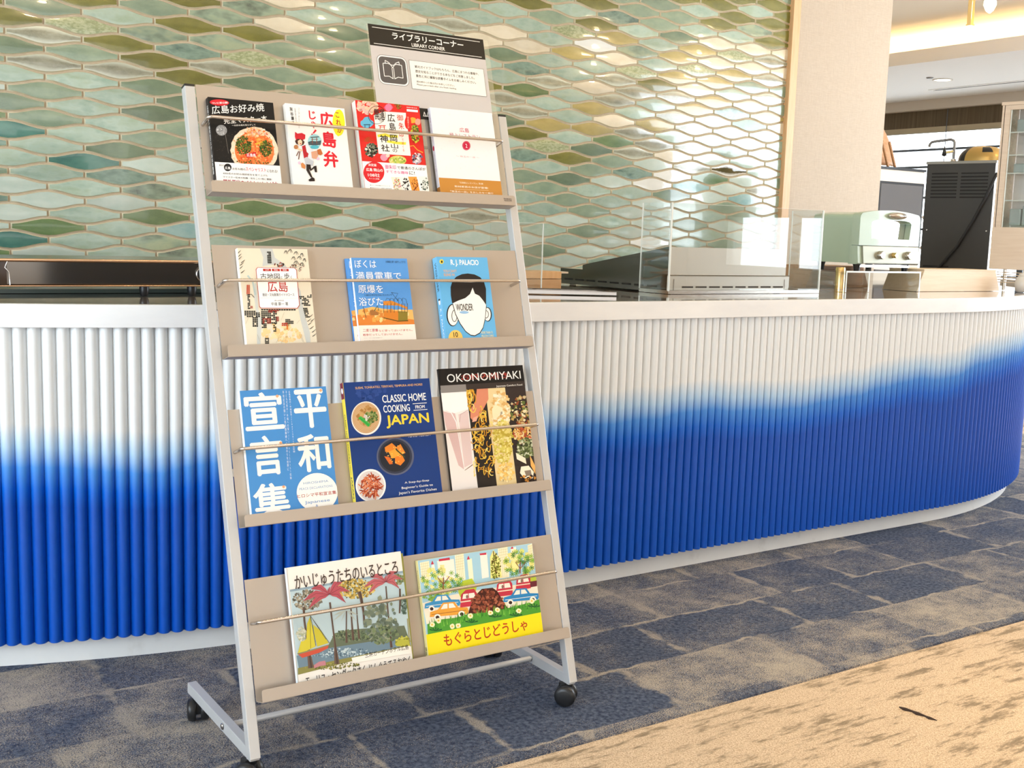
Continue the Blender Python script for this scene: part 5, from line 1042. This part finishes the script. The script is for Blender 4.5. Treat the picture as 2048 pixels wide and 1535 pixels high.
# mint toaster
mint = mat('mint_enamel', (0.46, 0.58, 0.45), 0.35, 0, 0.3); mint_l = mat('mint_enamel_fascia', (0.44, 0.55, 0.43), 0.3, 0, 0.3); taupe_p = mat('control_panel', (0.33, 0.33, 0.25), 0.35, 0.3)
t = thing('toaster_oven', (3.84, 3.13, ZT + 0.083), 'mint green retro toaster oven with a small window and three knobs', 'toaster')
def dome(w_, z0, z1, rise, r, n=9):
    pts = [(-w_ / 2, z0), (w_ / 2, z0), (w_ / 2, z1 - r)]
    for i in range(4): a = PI / 2 * i / 3 * .8; pts.append((w_ / 2 - r + r * math.cos(a), z1 - r + r * math.sin(a)))
    for i in range(1, n): x = 1 - 2 * i / n; pts.append((x * (w_ / 2 - r), z1 + rise * (1 - x * x)))
    for i in range(4): a = PI / 2 * (1 - .8) + PI / 2 * i / 3 * .8; pts.append((-w_ / 2 + r + r * math.cos(PI / 2 + a), z1 - r + r * math.sin(PI / 2 + a) * 1.0))
    pts.append((-w_ / 2, z1 - r)); return pts
xz = lambda a, b, c: (a, c, b)
MB().prism(dome(0.355, 0.030, 0.225, 0.012, 0.016), -0.075, 0.130, 0, xz).build('housing', mint, t, 0.003)
fa_ = MB().prism(dome(0.375, 0.102, 0.231, 0.013, 0.022), -0.118, -0.076, 0, xz)
# fascia with the window cut out: ring of blocks
m = MB(); W2 = 0.1875
outer_ = dome(0.375, 0.102, 0.231, 0.013, 0.022)
def win(n_):  # rounded window outline matched point by point to the outer outline
    cx, cz, a, b = -0.005 + 0.012, 0.163, 0.127, 0.042; o = []
    for x, z in outer_:
        dx, dz = (x - cx) / 0.19, (z - cz) / 0.072; s_ = max(abs(dx), abs(dz), 1e-6); ux, uz = dx / s_, dz / s_
        k_ = 1 / (abs(ux) ** 5 + abs(uz) ** 5) ** (1 / 5); o.append((cx + ux * k_ * a, cz + uz * k_ * b))
    return o
inn = win(0); N = len(outer_)
for yy, flip in ((-0.118, False), (-0.076, True)):
    vs = [(x, yy, z) for x, z in outer_] + [(x, yy, z) for x, z in inn]
    fs = [(i, (i + 1) % N, N + (i + 1) % N, N + i) for i in range(N)]
    m.add(vs, fs if not flip else [f[::-1] for f in fs])
vs = [(x, -0.118, z) for x, z in outer_] + [(x, -0.076, z) for x, z in outer_]; m.add(vs, [((i + 1) % N, i, N + i, N + (i + 1) % N) for i in range(N)], 0, False)
vs = [(x, -0.118, z) for x, z in inn] + [(x, -0.090, z) for x, z in inn]; m.add(vs, [(i, (i + 1) % N, N + (i + 1) % N, N + i) for i in range(N)], 0, True)
m.build('fascia', mint_l, t, 0.002)
MB().prism(inn, -0.089, -0.087, 0, xz).build('window_pane', mat('toaster_glass', (0.75, 0.74, 0.72), 0.06, 0.85), t)
pn = MB().prism([(-0.112, 0.028), (-0.128, 0.030), (-0.119, 0.100), (-0.076, 0.100), (-0.076, 0.028)], -0.163, 0.1875, 0, lambda a, b, c: (c, a, b)).build('control_panel', taupe_p, t, 0.002)
MB().prism([(-0.108, 0.026), (-0.120, 0.030), (-0.112, 0.100), (-0.070, 0.100), (-0.070, 0.026)], -0.1875, -0.164, 0, lambda a, b, c: (c, a, b)).build('corner_cheek', mint_l, t, 0.002)
for x, r_, m_ in ((-0.062, 0.0165, 'knob'), (0.022, 0.011, 'jewel_lamp'), (0.112, 0.0165, 'knob')):
    kb = MB().lathe([(r_, -0.122), (r_, -0.136), (r_ * .8, -0.141)], (x, 0, 0.064), 22, 0, 'y').build(m_, chrome if m_ == 'knob' else brass, pn)
    kb.location = (0, 0, 0)
hd = MB().lathe([(0.001, -0.110), (0.05, -0.112), (0.058, -0.122), (0.05, -0.136), (0.001, -0.140)], (0, 0, 0), 24, 0, 'y').build('door_handle', chrome, t)
hd.location = (0.028, 0, 0.223); hd.scale = (0.95, 1, 0.26)
MB().box((-0.15, -0.10, 0.014), (0.16, -0.092, 0.024)).build('crumb_tray', steel, t)
for x in (-0.150, 0.150):
    for y_ in (-0.085, 0.10): MB().lathe([(0.012, 0.0), (0.014, 0.016), (0.018, 0.030)], (x, y_, 0), 14).build('foot', black_pl, t)

# black cabinet machine with tap and gilt lid, turned a little
ang = math.radians(90 + 11.7)
t = thing('drink_dispenser', (4.915, 3.467, ZT + 0.0005), 'black drinks dispenser with vent grilles, a tap and a gilt domed lid', 'dispenser', None, ang)
# local x runs along the rear panel (towards the wall), local y points to the left of the room
bkp = mat('black_powder_coat', (0.045, 0.042, 0.040), 0.55)
MB().box((-0.17, -0.17, 0.0), (0.17, 0.0, 0.602)).build('cabinet', steel, t, 0.002)
pn = MB().box((-0.168, 0.0, 0.002), (0.170, 0.003, 0.590)).build('rear_panel', bkp, t)
MB().box((-0.174, -0.172, 0.590), (0.175, 0.006, 0.604)).build('top_rim', mat('grey_trim', (0.30, 0.28, 0.25), 0.4, 0.6), t, 0.001)
for x0, x1, z0, nn in ((0.012, 0.142, 0.425, 8), (-0.138, -0.006, 0.425, 8), (0.022, 0.152, 0.008, 6)):
    for i in range(nn):
        z = z0 + i * 0.0165 if nn == 8 else z0 + i * 0.0155
        MB().box((x0, 0.003, z), (x1, 0.0045, z + 0.0075)).build('grille_slot', slot_dark, pn)
for x in (-0.150, 0.147): MB().lathe([(0.0045, 0.003), (0.003, 0.0055)], (x, 0, 0.268), 10, 0, 'y').build('screw', chrome, pn)
MB().box((0.045, 0.0045, 0.030), (0.080, 0.0050, 0.034)).build('rating_plate', white_stone, pn)
ps_ = [(0.155, 0.012, 0.0), (0.13, 0.014, 0.03), (0.06, 0.016, 0.09), (-0.02, 0.018, 0.19), (-0.09, 0.018, 0.32), (-0.14, 0.018, 0.43), (-0.165, 0.012, 0.50), (-0.178, 0.0, 0.545)]
MB().tube(ps_, 0.0075, 8).build('power_cord', black_matte, t)
MB().lathe([(0.014, 0), (0.012, 0.006), (0.012, 0.012)], (0.055, -0.03, 0.604), 16).build('tap_base', chrome, t)
MB().tube([(0.055, -0.03, 0.61), (0.055, -0.03, 0.695), (0.060, -0.028, 0.705), (0.072, -0.024, 0.711), (0.14, 0.0, 0.702), (0.155, 0.006, 0.698), (0.162, 0.01, 0.688), (0.163, 0.012, 0.675)], 0.0065, 10).build('tap_spout', mat('aged_chrome', (0.16, 0.15, 0.14), 0.3, 0.9), t)  # chrome darkened to stand out against the bright background
MB().tube([(0.055, -0.03, 0.655), (0.075, -0.022, 0.650), (0.088, -0.018, 0.648)], 0.006, 10).build('tap_valve', brass, t)
MB().lathe([(0.004, -0.022), (0.012, -0.018), (0.006, 0.012), (0.002, 0.024)], (0.096, -0.014, 0.652), 12).build('tap_lever', black_pl, t)
m = MB(); vs = []; fs = []; nu, nv = 24, 8
for j in range(nv + 1):
    ph = PI / 2 * j / nv
    for i in range(nu): th = 2 * PI * i / nu; vs.append((-0.068 + 0.115 * math.cos(th) * math.cos(ph) ** .6, -0.075 + 0.08 * math.sin(th) * math.cos(ph) ** .6, 0.604 + 0.072 * math.sin(ph)))
for j in range(nv):
    for i in range(nu): fs.append((j * nu + i, j * nu + (i + 1) % nu, (j + 1) * nu + (i + 1) % nu, (j + 1) * nu + i))
m.add(vs, fs, 0, True)
for k_, f in enumerate(fs):
    i = k_ % nu; j = k_ // nu
    if (i in (2, 3) and j < 6) or (i in (7, 8) and 3 <= j <= 5): m.m[k_] = 1
m.build('domed_lid', [mat('gilt_plastic', (0.55, 0.36, 0.12), 0.32, 0.6), black_pl], t)

# wooden showcase at the right edge, turned so its glass front looks to the left
t = thing('display_showcase', (4.667, 3.10, ZT), 'pale wooden showcase with a glass front cut by the right edge', 'showcase', None, math.radians(-78.3))
wd = w_pale; SW = 0.215
for x in (0.05, 0.19): MB().lathe([(0.008, 0), (0.008, 0.096)], (x, 0.05, 0), 12).build('leg', steel, t)
MB().box((-0.006, 0.0, 0.095), (SW, 0.18, 0.283)).build('base_panel', wd, t, 0.002)
MB().box((-0.008, -0.006, 0.820), (SW, 0.185, 0.834)).build('top_board', wd, t, 0.002)
MB().box((0.008, 0.0, 0.283), (0.032, 0.012, 0.820)).build('front_stile', wd, t, 0.001)
MB().box((-0.004, 0.0, 0.283), (0.005, 0.18, 0.820)).build('side_panel', wd, t)
MB().box((0.005, 0.004, 0.283), (0.008, 0.012, 0.820)).build('shadow_gap', slot_dark, t)
MB().box((0.032, 0.0, 0.800), (SW, 0.012, 0.820)).build('front_rail', wd, t, 0.001)
MB().box((0.034, 0.004, 0.283), (0.038, 0.008, 0.800)).build('inner_bead', acr_edge, t)
MB().box((0.038, 0.005, 0.283), (SW, 0.008, 0.800)).build('glass_door', glass, t)
MB().box((0.008, 0.17, 0.283), (SW, 0.18, 0.820)).build('back_panel', white_stone, t)
for z in (0.40, 0.52, 0.60, 0.70): MB().box((0.03, 0.02, z), (SW, 0.165, z + 0.005)).build('glass_shelf', acrylic, t); MB().box((0.03, 0.018, z), (SW, 0.020, z + 0.005)).build('shelf_lip', acr_edge, t)
for z, hh in ((0.292, 0.10), (0.526, 0.055), (0.706, 0.075)):
    for q in range(3): MB().box((0.045 + q * 0.056, 0.05, z), (0.096 + q * 0.056, 0.14, z + hh * (0.75, 0.9, 0.7)[q])).build('chilled_pack', mat('frosted_pack', (0.36, 0.46, 0.48), 0.5), t, 0.006)
for z in range(5): MB().box((0.02, 0.03, 0.035 + z * 0.011), (0.20, 0.035, 0.039 + z * 0.011)).build('vent_bar', steel, t)
jr = thing('white_jar', (4.62, 2.90, ZT), 'rounded white lidded jar by the showcase at the right edge', 'jar')
MB().lathe([(0.020, 0), (0.030, 0.006), (0.036, 0.035), (0.030, 0.062), (0.020, 0.072)], (0, 0, 0), 24).build('body', mat('white_glaze', (0.72, 0.69, 0.65), 0.35), jr); MB().lathe([(0.021, 0.0725), (0.021, 0.080), (0.006, 0.086), (0.007, 0.094), (0.001, 0.098)], (0, 0, 0), 20).build('lid', MATS['white_glaze'], jr)
# cream cabinet and plywood shell beyond the papered wall
t = thing('cream_cabinet', (6.08, 4.95, 0), 'tall cream and grey cabinet half hidden behind the papered wall', 'cabinet')
cr = mat('cream_plastic', (0.74, 0.66, 0.56), 0.4)
MB().box((-0.28, -0.25, 0.0), (0.215, 0.25, 1.525)).build('body', cr, t, 0.006)
MB().box((-0.285, -0.255, 1.525), (0.22, 0.255, 1.54)).build('top_plate', black_pl, t)
MB().box((-0.215, -0.256, 0.95), (0.195, -0.25, 1.435)).build('door_glass', mat('grey_glass', (0.20, 0.20, 0.21), 0.12, 0.3), t, 0.003); MB().box((-0.235, -0.2535, 0.93), (0.21, -0.2505, 1.45)).build('door_seal', black_matte, t)
MB().tube([(0.20, -0.27, 1.04), (0.185, -0.30, 1.06), (0.185, -0.30, 1.22), (0.20, -0.27, 1.24)], 0.009, 8).build('door_handle', cr, t)
t = thing('plywood_shell', (6.13, 4.9, 1.541), 'curved plywood chair shell resting on the cream cabinet', 'chair')
m = MB(); vs = []; fs = []; n1, n2 = 10, 8
for s_ in (0, 1):
    for i in range(n1 + 1):
        a = i / n1
        for j in range(n2 + 1):
            b = j / n2; wd_ = 0.17 * math.sqrt(max(0.02, 1 - (a * 0.98) ** 2.6))
            vs.append((-0.05 + wd_ * (2 * b - 1) - 0.02 * a, -0.06 + 0.06 * (2 * b - 1) ** 2 + s_ * 0.010 + 0.05 * a, 0.02 + 0.26 * a))
NN = (n1 + 1) * (n2 + 1)
for i in range(n1):
    for j in range(n2):
        q = i * (n2 + 1) + j; fs.append((q, q + 1, q + n2 + 2, q + n2 + 1)); fs.append((NN + q, NN + q + n2 + 1, NN + q + n2 + 2, NN + q + 1))
for i in range(n1):
    for j in (0, n2): q = i * (n2 + 1) + j; fs.append((q, q + n2 + 1, NN + q + n2 + 1, NN + q))
for j in range(n2): fs.append((n1 * (n2 + 1) + j, n1 * (n2 + 1) + j + 1, NN + n1 * (n2 + 1) + j + 1, NN + n1 * (n2 + 1) + j)); fs.append((j, NN + j, NN + j + 1, j + 1))
m.add(vs, fs, 0, True); m.build('shell', w_chair, t)
for x in (-0.12, -0.05): MB().tube([(x - 0.06, -0.12, 0.16), (x + 0.03, -0.11, 0.0)], 0.009, 8).build('leg', w_mid, t)

# ------------------------------------------------------------------ room behind the photographer
wp_m = mat('beige_paint', (0.74, 0.68, 0.60), 0.9)
wl = MB(); wl.box((-4.25, -5, 0), (-4.0, 4.45, 0.5)); wl.box((-4.25, -5, 2.4), (-4.0, 4.45, 2.75)); wl.box((-4.25, -5, 0.5), (-4.0, -3.6, 2.4)); wl.box((-4.25, 3.6, 0.5), (-4.0, 4.45, 2.4)); wl.box((-4.0, YW + 0.004, 0), (-3.6, YW + 0.15, 2.75))
struct(wl.build('wall_left', wp_m))
w2 = MB().box((-4.13, -3.6, 0.5), (-4.12, 3.6, 2.4)).build('window_2', glass); struct(w2)
for y_ in (-3.6, -1.2, 1.2, 3.6): MB().box((-4.15, y_ - 0.03, 0.5), (-4.08, y_ + 0.03, 2.4)).build('window_post', fr_m, w2)
for z in (0.5, 2.4): MB().box((-4.15, -3.6, z - 0.03), (-4.08, 3.6, z + 0.03)).build('window_rail', fr_m, w2)
struct(MB().box((-4.25, -5.2, 0), (10.15, -5.0, 2.75)).build('wall_front', wp_m))
struct(MB().box((5.4, 9.5, 0), (10.15, 9.7, 2.75)).build('wall_far', wp_m))
struct(MB().box((5.2, YW + 0.22, 0), (5.368, 9.6, 2.75)).build('wall_passage', wp_m))
